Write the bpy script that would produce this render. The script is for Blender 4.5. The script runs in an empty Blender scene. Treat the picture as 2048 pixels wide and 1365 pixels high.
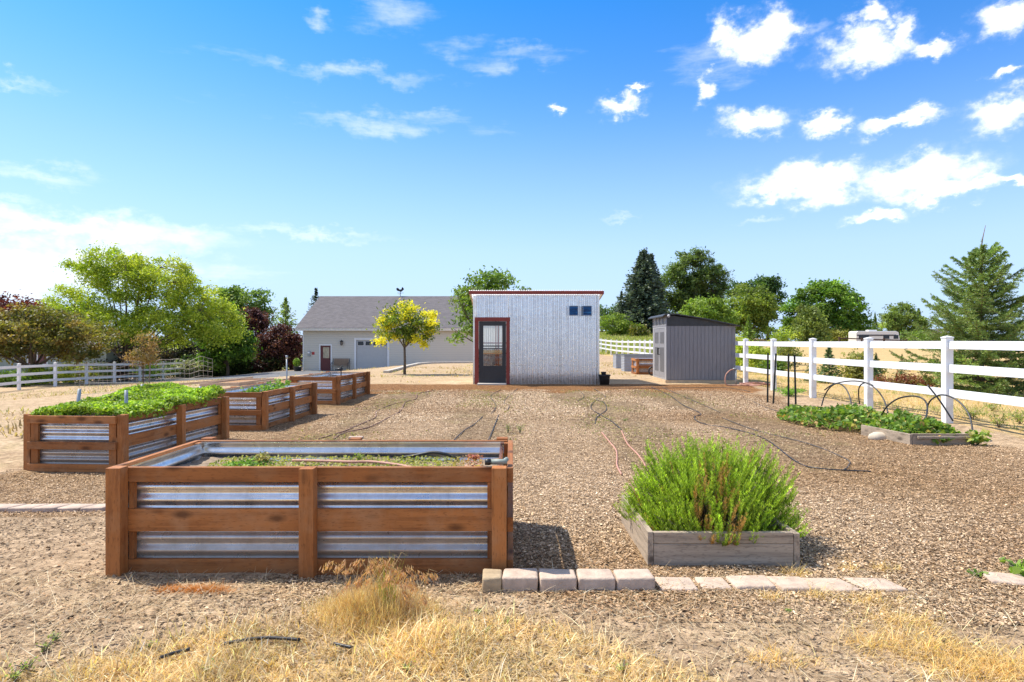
import bpy, math, random
import numpy as np
from mathutils import Vector, Matrix
R = math.radians
random.seed(11)
rng = np.random.default_rng(11)
sc = bpy.context.scene
COL = sc.collection
F, HC, YH = 1250.0, 1.45, 682.0          # focal length in photo pixels, eye height, horizon row

def ss(a, b, x):
    t = np.clip((np.asarray(x, float) - a) / (b - a), 0, 1)
    return t * t * (3 - 2 * t)

def gz(x, y):
    """terrain height"""
    x = np.asarray(x, float); y = np.asarray(y, float)
    dip = -0.10 * ss(4.3, 6.6, y) * (1 - ss(14, 19.5, y)) * (1 - ss(-3.2, -0.8, x))
    k = np.clip((y - 18) / 22, 0, 1)
    x0 = -9.5 + 3.7 * k; w = 15 - 11.3 * k
    low = -0.95 * ss(0, 1, (x0 - x) / w)
    back = -0.95 * ss(42.0, 44.0, y) * (1 - ss(3, 8, x))
    left = -(0.2 + 0.4 * ss(33, 51, y)) * ss(17, 26, -x)
    rise = 3.7 * ss(55, 140, y) * ss(2, 10, x) * (1 - 0.78 * ss(30, 62, x))
    bump = 0.012 * np.sin(x * 2.3 + 1.1 * np.sin(y * 1.7)) * np.sin(y * 2.1 + 0.6) + 0.006 * np.sin(x * 7.1 + y * 3.3) * np.sin(y * 6.3 - x)
    bump = bump * (1 - ss(20, 26, y))
    return dip + np.minimum(low, back) + left + rise + bump

def G(x, y): return float(gz(x, y))
def gp(px, py):
    """ground point seen at a photo pixel"""
    z = 0.0
    for _ in range(30):
        Y = (HC - z) * F / (py - YH); X = (px - 1024) / F * Y
        z = 0.5 * z + 0.5 * G(X, Y)
    return Vector((X, Y, z))
def at(px, py, Y): return Vector(((px - 1024) / F * Y, Y, HC - (py - YH) / F * Y))

def tag(o, label=None, cat=None, group=None, kind=None):
    if label: o['label'] = label
    if cat: o['category'] = cat
    if group: o['group'] = group
    if kind: o['kind'] = kind
    return o
def empty(name, label, cat, loc, rz=0, group=None, kind=None):
    o = bpy.data.objects.new(name, None); COL.objects.link(o)
    o.empty_display_size = 0.2
    o.location = loc; o.rotation_euler = (0, 0, rz)
    return tag(o, label, cat, group, kind)
def copy_tree(o, parent=None):
    c = o.copy(); COL.objects.link(c)
    if parent is not None: c.parent = parent
    for ch in list(o.children): copy_tree(ch, c)
    return c

def link_mesh(name, me, mats, parent=None, loc=(0, 0, 0), smooth=False):
    if not isinstance(mats, (list, tuple)): mats = [mats]
    for m in mats: me.materials.append(m)
    o = bpy.data.objects.new(name, me); COL.objects.link(o)
    o.location = loc
    if parent is not None: o.parent = parent
    if smooth: me.polygons.foreach_set('use_smooth', [True] * len(me.polygons))
    me.update()
    return o

class MB:
    def __init__(s): s.v = []; s.f = []; s.m = []; s.pc = []
    def add(s, vs, fs, mi=0):
        b = len(s.v); s.v += [tuple(v) for v in vs]; s.pc.append((b, len(s.v), len(s.f), len(s.f) + len(fs)))
        for f in fs: s.f.append(tuple(b + i for i in f)); s.m.append(mi)
        return s
    def box(s, x0, x1, y0, y1, z0, z1, mi=0, M=None):
        vs = [Vector((x, y, z)) for z in (z0, z1) for y in (y0, y1) for x in (x0, x1)]
        if M is not None: vs = [M @ v for v in vs]
        return s.add(vs, [(0, 2, 3, 1), (4, 5, 7, 6), (0, 1, 5, 4), (2, 6, 7, 3), (0, 4, 6, 2), (1, 3, 7, 5)], mi)
    def bar(s, p, q, w, h, mi=0):
        p = Vector(p); q = Vector(q); d = (q - p); L = d.length; d.normalize()
        up = Vector((0, 0, 1)) if abs(d.z) < 0.95 else Vector((0, 1, 0))
        a = d.cross(up).normalized(); b = a.cross(d).normalized()
        vs = [c + a * sx * w / 2 + b * sy * h / 2 for c in (p, q) for sx, sy in ((-1, -1), (1, -1), (1, 1), (-1, 1))]
        return s.add(vs, [(0, 1, 2, 3), (7, 6, 5, 4), (0, 4, 5, 1), (1, 5, 6, 2), (2, 6, 7, 3), (3, 7, 4, 0)], mi)
    def tube(s, pts, r, seg=8, mi=0, cap=True):
        pts = [Vector(p) for p in pts]; n = len(pts)
        rs = r if isinstance(r, (list, tuple)) else [r] * n
        t0 = (pts[1] - pts[0]).normalized()
        up = Vector((0, 0, 1)) if abs(t0.z) < 0.9 else Vector((1, 0, 0))
        a = t0.cross(up).normalized(); vs = []
        for i in range(n):
            t = (pts[min(i + 1, n - 1)] - pts[max(i - 1, 0)])
            if t.length < 1e-9: t = t0
            t = t.normalized()
            a = (a - t * a.dot(t)).normalized(); b = t.cross(a)
            for k in range(seg):
                an = 2 * math.pi * k / seg
                vs.append(pts[i] + (a * math.cos(an) + b * math.sin(an)) * rs[i])
        fs = [(i * seg + k, i * seg + (k + 1) % seg, (i + 1) * seg + (k + 1) % seg, (i + 1) * seg + k) for i in range(n - 1) for k in range(seg)]
        if cap: fs += [tuple(range(seg - 1, -1, -1)), tuple((n - 1) * seg + k for k in range(seg))]
        return s.add(vs, fs, mi)
    def lathe(s, prof, c=(0, 0, 0), seg=20, mi=0):
        c = Vector(c); n = len(prof)
        vs = [c + Vector((r * math.cos(2 * math.pi * k / seg), r * math.sin(2 * math.pi * k / seg), z)) for r, z in prof for k in range(seg)]
        return s.add(vs, [(i * seg + k, i * seg + (k + 1) % seg, (i + 1) * seg + (k + 1) % seg, (i + 1) * seg + k) for i in range(n - 1) for k in range(seg)], mi)
    def corr(s, o, u, v, n, W, H, per=0.068, amp=0.009, seg=8, rows=2, mi=0):
        """corrugated sheet: waves run along u, straight along v"""
        o = Vector(o); u = Vector(u); v = Vector(v); n = Vector(n)
        N = max(2, int(round(W / per * seg))); vs = []
        for j in range(rows):
            for i in range(N + 1):
                d = W * i / N
                vs.append(o + u * d + v * (H * j / (rows - 1)) + n * (amp * math.sin(2 * math.pi * d / per)))
        return s.add(vs, [(j * (N + 1) + i, j * (N + 1) + i + 1, (j + 1) * (N + 1) + i + 1, (j + 1) * (N + 1) + i) for j in range(rows - 1) for i in range(N)], mi)
    def prism(s, pts, y0, y1, mi=0, M=None):
        """polygon in xz, extruded in y"""
        n = len(pts)
        vs = [Vector((x, y, z)) for y in (y0, y1) for x, z in pts]
        if M is not None: vs = [M @ v for v in vs]
        return s.add(vs, [tuple(range(n)), tuple(range(2 * n - 1, n - 1, -1))] + [(i, n + i, n + (i + 1) % n, (i + 1) % n) for i in range(n)], mi)
    def build(s, name, mats, parent=None, loc=(0, 0, 0), smooth=False, bevel=0, solid=0):
        me = bpy.data.meshes.new(name); me.from_pydata(s.v, [], s.f)
        me.polygons.foreach_set('material_index', s.m)
        o = link_mesh(name, me, mats, parent, loc, smooth)
        if solid:
            m = o.modifiers.new('Thickness', 'SOLIDIFY'); m.thickness = solid; m.offset = -1
        if bevel:
            m = o.modifiers.new('Bevel', 'BEVEL'); m.width = bevel; m.segments = 2; m.limit_method = 'ANGLE'; m.angle_limit = R(40)
        return o

def build_each(mb, name, mats, parent=None, **kw):
    """one object per piece"""
    out = []
    for v0, v1, f0, f1 in mb.pc:
        q = MB(); q.add(mb.v[v0:v1], [tuple(i - v0 for i in f) for f in mb.f[f0:f1]]); out.append(q.build(name, mats, parent, **kw))
    return out

def np_mesh(name, V, face_sizes, loops, cols=None):
    me = bpy.data.meshes.new(name)
    V = np.ascontiguousarray(V, np.float32).reshape(-1, 3)
    loops = np.ascontiguousarray(loops, np.int32).ravel(); fs = np.ascontiguousarray(face_sizes, np.int32).ravel()
    me.vertices.add(len(V)); me.vertices.foreach_set('co', V.ravel())
    me.loops.add(len(loops)); me.loops.foreach_set('vertex_index', loops)
    st = np.concatenate(([0], np.cumsum(fs)[:-1])).astype(np.int32)
    me.polygons.add(len(fs)); me.polygons.foreach_set('loop_start', st)
    try: me.polygons.foreach_set('loop_total', fs)
    except Exception: pass
    me.update(calc_edges=True)
    if cols is not None:
        a = me.color_attributes.new('tint', 'FLOAT_COLOR', 'POINT')
        c = np.ones((len(V), 4), np.float32); c[:, :3] = cols
        a.data.foreach_set('color', c.ravel())
    return me

def unit(v): return v / (np.linalg.norm(v, axis=-1, keepdims=True) + 1e-9)
def leaves(name, P, size, cols, mat, parent=None, up=0.3, asp=0.55, dirs=None, kind=None):
    """one diamond shaped leaf at each point"""
    P = np.asarray(P, float); n = len(P)
    size = np.broadcast_to(np.asarray(size, float), (n,))[:, None]
    nr = unit(rng.normal(size=(n, 3)) + np.array([0, 0, up * 2.0]))
    u = unit(np.cross(nr, rng.normal(size=(n, 3)))) if dirs is None else unit(np.asarray(dirs, float))
    w = unit(np.cross(nr, u))
    V = np.stack([P - u * size * 0.5, P + w * size * asp * 0.5 + u * size * 0.05, P + u * size * 0.5, P - w * size * asp * 0.5 + u * size * 0.05], 1)
    me = np_mesh(name, V, np.full(n, 4), np.arange(4 * n), np.repeat(cols, 4, 0))
    return link_mesh(name, me, mat, parent)
def blades(name, P, h, lean, wid, cols, mat, parent=None, curl=0.6):
    """bent grass blades"""
    P = np.asarray(P, float); n = len(P)
    h = np.broadcast_to(h, (n,))[:, None]; lean = np.broadcast_to(lean, (n,))[:, None]; wid = np.broadcast_to(wid, (n,))[:, None]
    az = rng.uniform(0, 2 * np.pi, n); d = np.stack([np.cos(az), np.sin(az), np.zeros(n)], 1)
    az2 = az + np.pi / 2 + rng.normal(0, .5, n); s = np.stack([np.cos(az2), np.sin(az2), np.zeros(n)], 1) * wid / 2
    up = np.array([0, 0, 1.0]); c = np.cos(lean); sn = np.sin(lean)
    mid = P + (d * sn + up * c) * h * 0.5
    l2 = lean + curl * rng.uniform(0, 1, (n, 1))
    l2 = np.minimum(l2, 1.54)
    tip = mid + (d * np.sin(l2) + up * np.cos(l2)) * h * 0.5
    V = np.stack([P - s, P + s, mid - s * .75, mid + s * .75, tip], 1)
    base = (np.arange(n) * 5)[:, None]
    loops = (base + np.array([[0, 1, 3, 2, 2, 3, 4]])).ravel()
    me = np_mesh(name, V, np.tile([4, 3], n), loops, np.repeat(cols, 5, 0))
    return link_mesh(name, me, mat, parent)
def pal(n, cols, jit=0.12):
    """n colours, each a random mix of two of the palette's colours"""
    c = np.asarray(cols, float); a = c[rng.integers(0, len(c), n)]; b = c[rng.integers(0, len(c), n)]
    t = rng.uniform(0, 1, (n, 1))
    return np.clip((a * t + b * (1 - t)) * np.exp(rng.normal(0, jit, (n, 1))), 0.003, 0.95)

# ---------------------------------------------------------------- materials
def nn(nt, typ, **kw):
    n = nt.nodes.new(typ)
    for k, v in kw.items():
        if k == 'inp':
            for a, b in v.items(): n.inputs[a].default_value = b
        else: setattr(n, k, v)
    return n
def newmat(name):
    m = bpy.data.materials.new(name); m.use_nodes = True
    nt = m.node_tree; b = nt.nodes['Principled BSDF']
    return m, nt, b
def ramp(nt, stops, fac, interp='LINEAR'):
    r = nt.nodes.new('ShaderNodeValToRGB'); e = r.color_ramp.elements; r.color_ramp.interpolation = interp
    while len(e) < len(stops): e.new(0.5)
    for k, (p, c) in enumerate(stops): e[k].position = p; e[k].color = (*c, 1) if len(c) == 3 else c
    nt.links.new(fac, r.inputs[0]); return r.outputs[0]
def mixc(nt, fac, a, b, mode='MIX'):
    m = nt.nodes.new('ShaderNodeMix'); m.data_type = 'RGBA'; m.blend_type = mode
    for s, v in ((m.inputs[0], fac), (m.inputs[6], a), (m.inputs[7], b)):
        if hasattr(v, 'is_output'): nt.links.new(v, s)
        elif isinstance(v, (int, float)): s.default_value = v
        else: s.default_value = (*v, 1)
    return m.outputs[2]
def math_(nt, op, a, b=None, c=None, clamp=False):
    m = nt.nodes.new('ShaderNodeMath'); m.operation = op; m.use_clamp = clamp
    for i, v in enumerate((a, b, c)):
        if v is None: continue
        if hasattr(v, 'is_output'): nt.links.new(v, m.inputs[i])
        else: m.inputs[i].default_value = v
    return m.outputs[0]
def coords(nt, scale=(1, 1, 1), rnd=True):
    tc = nt.nodes.new('ShaderNodeTexCoord'); out = tc.outputs['Object']
    if rnd:
        oi = nt.nodes.new('ShaderNodeObjectInfo'); va = nn(nt, 'ShaderNodeVectorMath', operation='ADD')
        sc_ = math_(nt, 'MULTIPLY', oi.outputs['Random'], 37.0)
        nt.links.new(out, va.inputs[0]); nt.links.new(sc_, va.inputs[1]); out = va.outputs[0]
    mp = nt.nodes.new('ShaderNodeMapping'); mp.inputs['Scale'].default_value = scale
    nt.links.new(out, mp.inputs[0]); return mp.outputs[0]
def noise(nt, vec, scale=5, detail=4, rough=0.55, dist=0):
    n = nt.nodes.new('ShaderNodeTexNoise'); n.inputs['Scale'].default_value = scale; n.inputs['Detail'].default_value = detail
    n.inputs['Roughness'].default_value = rough; n.inputs['Distortion'].default_value = dist
    nt.links.new(vec, n.inputs['Vector']); return n.outputs['Fac']
def bump(nt, b, h, strength=0.3, dist=0.01):
    n = nt.nodes.new('ShaderNodeBump'); n.inputs['Strength'].default_value = strength; n.inputs['Distance'].default_value = dist
    nt.links.new(h, n.inputs['Height']); nt.links.new(n.outputs[0], b.inputs['Normal'])
def pmat(name, base, rough=0.6, metal=0.0, var=0.12, scale=6.0, stretch=(1, 1, 1), bmp=0.0, bscale=40, spec=0.5):
    m, nt, b = newmat(name); v = coords(nt, stretch)
    lo = tuple(c * (1 - var) for c in base); hi = tuple(min(1, c * (1 + var)) for c in base)
    f = noise(nt, v, scale, 5, .6)
    c = ramp(nt, [(0.3, lo), (0.7, hi)], f)
    nt.links.new(c, b.inputs['Base Color'])
    b.inputs['Roughness'].default_value = rough; b.inputs['Metallic'].default_value = metal
    b.inputs['Specular IOR Level'].default_value = spec
    if bmp: bump(nt, b, noise(nt, v, bscale, 4, .6), bmp, 0.005)
    return m
def wood(name, axis, dark, light, rough=0.7, knots=True, grey=None):
    m, nt, b = newmat(name); s = [26, 26, 26]; s[axis] = 1.6
    v = coords(nt, s); v1 = coords(nt, (1, 1, 1))
    g = noise(nt, v, 1.0, 6, .65, .6); big = noise(nt, v1, 2.2, 3, .5)
    c = ramp(nt, [(0.28, dark), (0.5, light), (0.78, tuple(min(1, x * 1.25) for x in light))], g)
    c = mixc(nt, math_(nt, 'MULTIPLY', big, .45), c, tuple(x * .6 for x in light))
    if grey is not None:
        gf = ramp(nt, [(0.45, (0, 0, 0)), (0.75, (1, 1, 1))], noise(nt, v1, 5, 4, .6))
        c = mixc(nt, gf, c, grey)
    ks = [7.5, 7.5, 7.5]; ks[axis] = 3.2
    if knots:
        vo = nn(nt, 'ShaderNodeTexVoronoi', inp={'Scale': 1.0}); nt.links.new(coords(nt, ks), vo.inputs['Vector'])
        kf = ramp(nt, [(0.10, (1, 1, 1)), (0.26, (0, 0, 0))], vo.outputs['Distance'])
        c = mixc(nt, math_(nt, 'MULTIPLY', kf, .75), c, tuple(x * .35 for x in dark))
    # small incised dashes of treated lumber
    ds = [120, 120, 120]; ds[axis] = 26
    d = ramp(nt, [(0.60, (0, 0, 0)), (0.68, (1, 1, 1))], noise(nt, coords(nt, ds), 1.0, 1, .4))
    c = mixc(nt, math_(nt, 'MULTIPLY', d, .35), c, tuple(x * .55 for x in dark))
    oi = nt.nodes.new('ShaderNodeObjectInfo'); c = mixc(nt, 1.0, c, ramp(nt, [(0, (.76, .74, .72)), (.5, (1, 1, 1)), (1, (1.16, 1.18, 1.2))], oi.outputs['Random']), 'MULTIPLY')
    nt.links.new(c, b.inputs['Base Color']); b.inputs['Roughness'].default_value = rough
    b.inputs['Specular IOR Level'].default_value = 0.3
    bump(nt, b, g, .35, .003)
    return m
def leafmat(name, trans=0.35, rough=0.55):
    m = bpy.data.materials.new(name); m.use_nodes = True; nt = m.node_tree
    b = nt.nodes['Principled BSDF']; out = nt.nodes['Material Output']
    at_ = nn(nt, 'ShaderNodeAttribute', attribute_name='tint'); c = at_.outputs['Color']
    nt.links.new(c, b.inputs['Base Color']); b.inputs['Roughness'].default_value = rough; b.inputs['Specular IOR Level'].default_value = 0.35
    tr = nt.nodes.new('ShaderNodeBsdfTranslucent')
    c2 = mixc(nt, 1.0, c, (1.0, 1.05, .55), 'MULTIPLY')
    c2 = mixc(nt, 1.0, c2, (1.5, 1.5, 1.3), 'MULTIPLY')
    nt.links.new(c2, tr.inputs['Color'])
    mx = nt.nodes.new('ShaderNodeMixShader'); mx.inputs[0].default_value = trans
    nt.links.new(b.outputs[0], mx.inputs[1]); nt.links.new(tr.outputs[0], mx.inputs[2]); nt.links.new(mx.outputs[0], out.inputs[0])
    return m
def tintmat(name, rough=0.85):
    m, nt, b = newmat(name); a = nn(nt, 'ShaderNodeAttribute', attribute_name='tint')
    nt.links.new(a.outputs['Color'], b.inputs['Base Color']); b.inputs['Roughness'].default_value = rough
    b.inputs['Specular IOR Level'].default_value = 0.2
    return m
def galv(name, base=(.80, .775, .74), rough=.28, metal=.88, dirt=(.30, .25, .19), dirt_amt=.35):
    m, nt, b = newmat(name); v = coords(nt)
    c = ramp(nt, [(0.3, tuple(x * .93 for x in base)), (0.7, tuple(min(1, x * 1.06) for x in base))], noise(nt, v, 16, 4, .6))
    df = ramp(nt, [(0.5, (0, 0, 0)), (0.8, (1, 1, 1))], noise(nt, v, 3.5, 6, .65))
    c = mixc(nt, math_(nt, 'MULTIPLY', df, dirt_amt), c, dirt)
    nt.links.new(c, b.inputs['Base Color']); b.inputs['Metallic'].default_value = metal
    sz = nt.nodes.new('ShaderNodeSeparateXYZ'); tcz = nt.nodes.new('ShaderNodeTexCoord'); nt.links.new(tcz.outputs['Object'], sz.inputs[0])
    sp = ramp(nt, [(.0, (.75, .75, .75)), (.28, (0, 0, 0))], math_(nt, 'ADD', sz.outputs[2], math_(nt, 'MULTIPLY', noise(nt, v, 11, 6, .75), -.22)))
    st_ = noise(nt, coords(nt, (7, 7, .25)), 1.6, 5, .75)
    c = mixc(nt, 1.0, c, ramp(nt, [(.3, (.84, .83, .82)), (.5, (1, 1, 1)), (.7, (1.1, 1.1, 1.1))], st_), 'MULTIPLY')
    c = mixc(nt, sp, c, (.36, .27, .18)); nt.links.new(c, b.inputs['Base Color'])
    nt.links.new(mixc(nt, sp, (metal,) * 3, (.25, .25, .25)), b.inputs['Metallic'])
    rr = nn(nt, 'ShaderNodeMapRange', inp={1: 0.3, 2: .75, 3: rough - .06, 4: rough + .16}); nt.links.new(noise(nt, v, 9, 4, .6), rr.inputs[0])
    nt.links.new(rr.outputs[0], b.inputs['Roughness'])
    return m

STAIN_D, STAIN_L = (.19, .063, .018), (.42, .155, .042)
M = {}
for ax, k in enumerate('xyz'):
    M['stain_' + k] = wood('stained_lumber_' + k, ax, STAIN_D, STAIN_L, grey=(.40, .19, .08))
    M['grey_' + k] = wood('weathered_board_' + k, ax, (.15, .112, .08), (.41, .325, .235), .85)
M['galv'] = galv('galvanised_sheet')
M['galv_wall'] = galv('galvanised_wall_sheet', (.76, .78, .81), .25, .95, (.42, .36, .28), .0)
M['red_trim'] = pmat('dark_red_trim', (.24, .032, .018), .5, 0, .15, 9)
M['char'] = pmat('charcoal_paint', (.022, .022, .024), .4, 0, .15)
M['vinyl'], nt, b = newmat('white_vinyl'); v = coords(nt, rnd=False); sz = nt.nodes.new('ShaderNodeSeparateXYZ'); nt.links.new(v, sz.inputs[0])
zz_ = math_(nt, 'ADD', sz.outputs[2], math_(nt, 'MULTIPLY', noise(nt, v, 9, 5, .7), -.5)); c = ramp(nt, [(.0, (.66, .62, .55)), (.12, (.76, .75, .72)), (.3, (.80, .80, .79))], math_(nt, 'ADD', math_(nt, 'ABSOLUTE', zz_), .04))
c = mixc(nt, ramp(nt, [(.55, (0, 0, 0)), (.8, (.5, .5, .5))], noise(nt, v, 5, 6, .7)), c, (.66, .64, .59)); nt.links.new(c, b.inputs['Base Color']); b.inputs['Roughness'].default_value = .4
M['leaf'] = leafmat('leaf'); M['needle'] = leafmat('needle', .15, .5); M['straw'] = leafmat('dry_straw', .3, .7)
M['chip'] = tintmat('wood_chip')
M['bark'] = pmat('bark', (.115, .085, .06), .9, 0, .4, 9, (3, 3, .8), .6, 14)
M['bark_grey'] = pmat('young_bark', (.21, .17, .13), .85, 0, .3, 12, (3, 3, .8))
M['paver'] = pmat('concrete_paver', (.50, .385, .295), .95, 0, .2, 14, bmp=1.0, bscale=60, spec=.2)
M['paver_b'] = pmat('tan_paver', (.42, .32, .20), .95, 0, .2, 14, bmp=1.0, bscale=60, spec=.2)
M['concrete'] = pmat('concrete', (.48, .43, .36), .9, 0, .12, 5, bmp=.2)
M['black_pipe'] = pmat('black_poly_pipe', (.022, .022, .022), .45, 0, .3, 30)
M['dusty_pipe'] = pmat('dusty_drip_pipe', (.085, .07, .055), .7, 0, .45, 20)
M['pink_hose'] = pmat('faded_pink_hose', (.48, .24, .165), .6, 0, .15, 12)
M['brown_hose'] = pmat('brown_drip_hose', (.25, .135, .085), .6, 0, .2, 12)
M['soil'] = pmat('bed_soil', (.23, .17, .115), .95, 0, .5, 22, bmp=1.0, bscale=45)
M['white_paint'] = pmat('white_paint', (.78, .77, .74), .5, 0, .04)
M['black_plastic'] = pmat('black_plastic', (.018, .019, .019), .45, 0, .3, 10)
M['dark_metal'] = pmat('dark_metal', (.03, .03, .032), .4, .5, .2)
M['grey_post'] = pmat('grey_steel', (.35, .37, .37), .45, .6, .2, 14)
M['rock'] = pmat('pale_rock', (.55, .46, .34), .85, 0, .2, 5, bmp=.4, bscale=20)
# ---------------------------------------------------------------- camera, sun, sky
cam = bpy.data.cameras.new('camera'); co = bpy.data.objects.new('camera', cam); COL.objects.link(co)
co.location = (0, 0, HC); co.rotation_euler = (R(90), 0, 0)
cam.sensor_width = 36; cam.lens = F / 2048 * 36; cam.clip_start = 0.05; cam.clip_end = 6000
sc.camera = co
SUNV = Vector((-.64, .26, 1.0)).normalized()
EL = math.asin(SUNV.z); AZ = math.atan2(SUNV.x, SUNV.y)
sun = bpy.data.lights.new('sun', 'SUN'); so = bpy.data.objects.new('sun', sun); COL.objects.link(so)
sun.energy = 4.4; sun.angle = R(.53); sun.color = (1, .935, .83)
so.rotation_euler = SUNV.to_track_quat('Z', 'Y').to_euler(); so.location = (-20, 8, 30)
sc.view_settings.view_transform = 'Standard'; sc.view_settings.look = 'None'
sc.view_settings.exposure = 0.68; sc.view_settings.gamma = 1
W = bpy.data.worlds.new('World'); sc.world = W; W.use_nodes = True
nt = W.node_tree; nt.nodes.clear()
out = nt.nodes.new('ShaderNodeOutputWorld')
sky = nt.nodes.new('ShaderNodeTexSky'); sky.sky_type = 'NISHITA'; sky.sun_disc = False
sky.sun_elevation = EL; sky.sun_rotation = AZ; sky.air_density = 1.0; sky.dust_density = .4; sky.ozone_density = 3.0
hs = nn(nt, 'ShaderNodeHueSaturation', inp={'Saturation': 1.12, 'Value': 1.0}); nt.links.new(sky.outputs[0], hs.inputs['Color'])
bg = nn(nt, 'ShaderNodeBackground', inp={'Strength': 0.122}); skc = hs.outputs[0]
tc = nt.nodes.new('ShaderNodeTexCoord'); D = tc.outputs['Generated']
sx = nt.nodes.new('ShaderNodeSeparateXYZ'); nt.links.new(D, sx.inputs[0])
az = math_(nt, 'ARCTAN2', sx.outputs[0], sx.outputs[1]); el = math_(nt, 'ARCSINE', sx.outputs[2])
lowf = nn(nt, 'ShaderNodeMapRange', interpolation_type='SMOOTHSTEP', inp={1: -.02, 2: .42, 3: .9, 4: 0}); nt.links.new(el, lowf.inputs[0])
skc = mixc(nt, lowf.outputs[0], skc, (3.1, 4.0, 4.9))
eln = nn(nt, 'ShaderNodeMapRange', inp={1: 0.0, 2: 1.0, 3: 0, 4: 1}); nt.links.new(el, eln.inputs[0])
skc = mixc(nt, 1.0, skc, ramp(nt, [(0.0, (1, 1, 1)), (.14, (1, 1, 1.0)), (.27, (.80, .92, 1)), (.40, (.50, .86, 1)), (.50, (.27, .80, 1)), (.62, (.27, .75, 1)), (.9, (.6, .85, 1))], eln.outputs[0]), 'MULTIPLY')
skc = mixc(nt, 1.0, skc, (1.0, 1.06, 1.24), 'MULTIPLY')
nt.links.new(skc, bg.inputs[0])
P0 = nt.nodes.new('ShaderNodeCombineXYZ'); nt.links.new(az, P0.inputs[0]); nt.links.new(el, P0.inputs[1])
def wn(scale, detail, amp, stretch=(1, 1, 1)):
    mp = nt.nodes.new('ShaderNodeMapping'); mp.inputs['Scale'].default_value = stretch; nt.links.new(P0.outputs[0], mp.inputs[0])
    n = nn(nt, 'ShaderNodeTexNoise', inp={'Scale': scale, 'Detail': detail, 'Roughness': .62}); nt.links.new(mp.outputs[0], n.inputs['Vector'])
    return n
nz = wn(17, 7, 1, (1, 1.5, 1))
wv = nn(nt, 'ShaderNodeVectorMath', operation='SUBTRACT'); nt.links.new(nz.outputs['Color'], wv.inputs[0]); wv.inputs[1].default_value = (.5, .5, .5)
ws = nn(nt, 'ShaderNodeVectorMath', operation='SCALE'); nt.links.new(wv.outputs[0], ws.inputs[0]); ws.inputs['Scale'].default_value = .085
PW = nn(nt, 'ShaderNodeVectorMath', operation='ADD'); nt.links.new(P0.outputs[0], PW.inputs[0]); nt.links.new(ws.outputs[0], PW.inputs[1])
flat = nn(nt, 'ShaderNodeVectorMath', operation='MULTIPLY'); nt.links.new(PW.outputs[0], flat.inputs[0]); flat.inputs[1].default_value = (1, 1, 0)
def blob_field(lst, src):
    acc = None
    for px, py, rx, ry in lst:
        d = Vector(((px - 1024) / F, 1, (YH - py) / F)).normalized()
        a, e = math.atan2(d.x, d.y), math.asin(d.z); k = d.y * math.hypot(d.x, d.y)
        s1 = nn(nt, 'ShaderNodeVectorMath', operation='SUBTRACT'); nt.links.new(src, s1.inputs[0]); s1.inputs[1].default_value = (a, e, 0)
        s2 = nn(nt, 'ShaderNodeVectorMath', operation='MULTIPLY'); nt.links.new(s1.outputs[0], s2.inputs[0])
        s2.inputs[1].default_value = (F / rx / max(.4, d.y ** 1.0) * .95, F / ry / max(.4, d.y ** 1.5) * .95, 0)
        ln = nn(nt, 'ShaderNodeVectorMath', operation='LENGTH'); nt.links.new(s2.outputs[0], ln.inputs[0])
        v = math_(nt, 'SUBTRACT', 1.0, ln.outputs['Value'])
        acc = v if acc is None else math_(nt, 'MAXIMUM', acc, v)
    return acc
cumulus = [(1510, 85, 75, 45), (1450, 62, 34, 34), (1560, 62, 42, 42), (1735, 92, 80, 40), (1742, 25, 36, 26), (1800, 55, 26, 40), (1858, 92, 44, 22), (2018, 22, 55, 42),
           (2008, 225, 62, 42), (1510, 245, 62, 26), (1660, 243, 50, 22), (1800, 245, 70, 18), (1838, 228, 30, 24), (1625, 362, 120, 36), (1545, 380, 60, 22),
           (1835, 352, 110, 44), (1895, 385, 90, 20), (1745, 435, 52, 16), (1242, 210, 42, 20), (1120, 222, 20, 11), (1272, 172, 24, 10), (1410, 185, 20, 30), (2035, 365, 45, 14), (2012, 140, 20, 16)]
cirrus = [(780, 30, 110, 45), (915, 75, 70, 40), (1030, 112, 130, 28), (700, 148, 300, 22), (740, 245, 280, 24), (35, 165, 60, 18), (60, 345, 130, 22), (640, 45, 30, 20),
          (450, 545, 130, 36), (20, 395, 70, 16), (640, 465, 200, 12), (1250, 435, 60, 9), (1520, 443, 50, 9), (1410, 120, 110, 60), (1620, 70, 60, 34)]
bank = [(120, 455, 340, 46), (20, 540, 260, 90), (180, 520, 200, 70)]
n2 = wn(30, 9, 1, (1, 1.25, 1)); n3 = wn(7, 9, 1, (1, 5.5, 1)); n4 = wn(9, 8, 1, (1, 2.5, 1))
c1 = math_(nt, 'ADD', blob_field(cumulus, flat.outputs[0]), math_(nt, 'MULTIPLY', math_(nt, 'SUBTRACT', n2.outputs['Fac'], .5), 1.5))
c1 = nn(nt, 'ShaderNodeMapRange', interpolation_type='SMOOTHSTEP', inp={1: -.28, 2: .72, 3: 0, 4: 1}); 
c1src = math_(nt, 'ADD', blob_field(cumulus, flat.outputs[0]), math_(nt, 'MULTIPLY', math_(nt, 'SUBTRACT', n2.outputs['Fac'], .5), 1.5))
nt.links.new(c1src, c1.inputs[0])
c2 = nn(nt, 'ShaderNodeMapRange', interpolation_type='SMOOTHSTEP', inp={1: .0, 2: 1.7, 3: 0, 4: .40})
nt.links.new(math_(nt, 'ADD', blob_field(cirrus, flat.outputs[0]), math_(nt, 'MULTIPLY', math_(nt, 'SUBTRACT', n3.outputs['Fac'], .5), 3.2)), c2.inputs[0])
c3 = nn(nt, 'ShaderNodeMapRange', interpolation_type='SMOOTHSTEP', inp={1: -.1, 2: 1.1, 3: 0, 4: .85})
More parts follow.
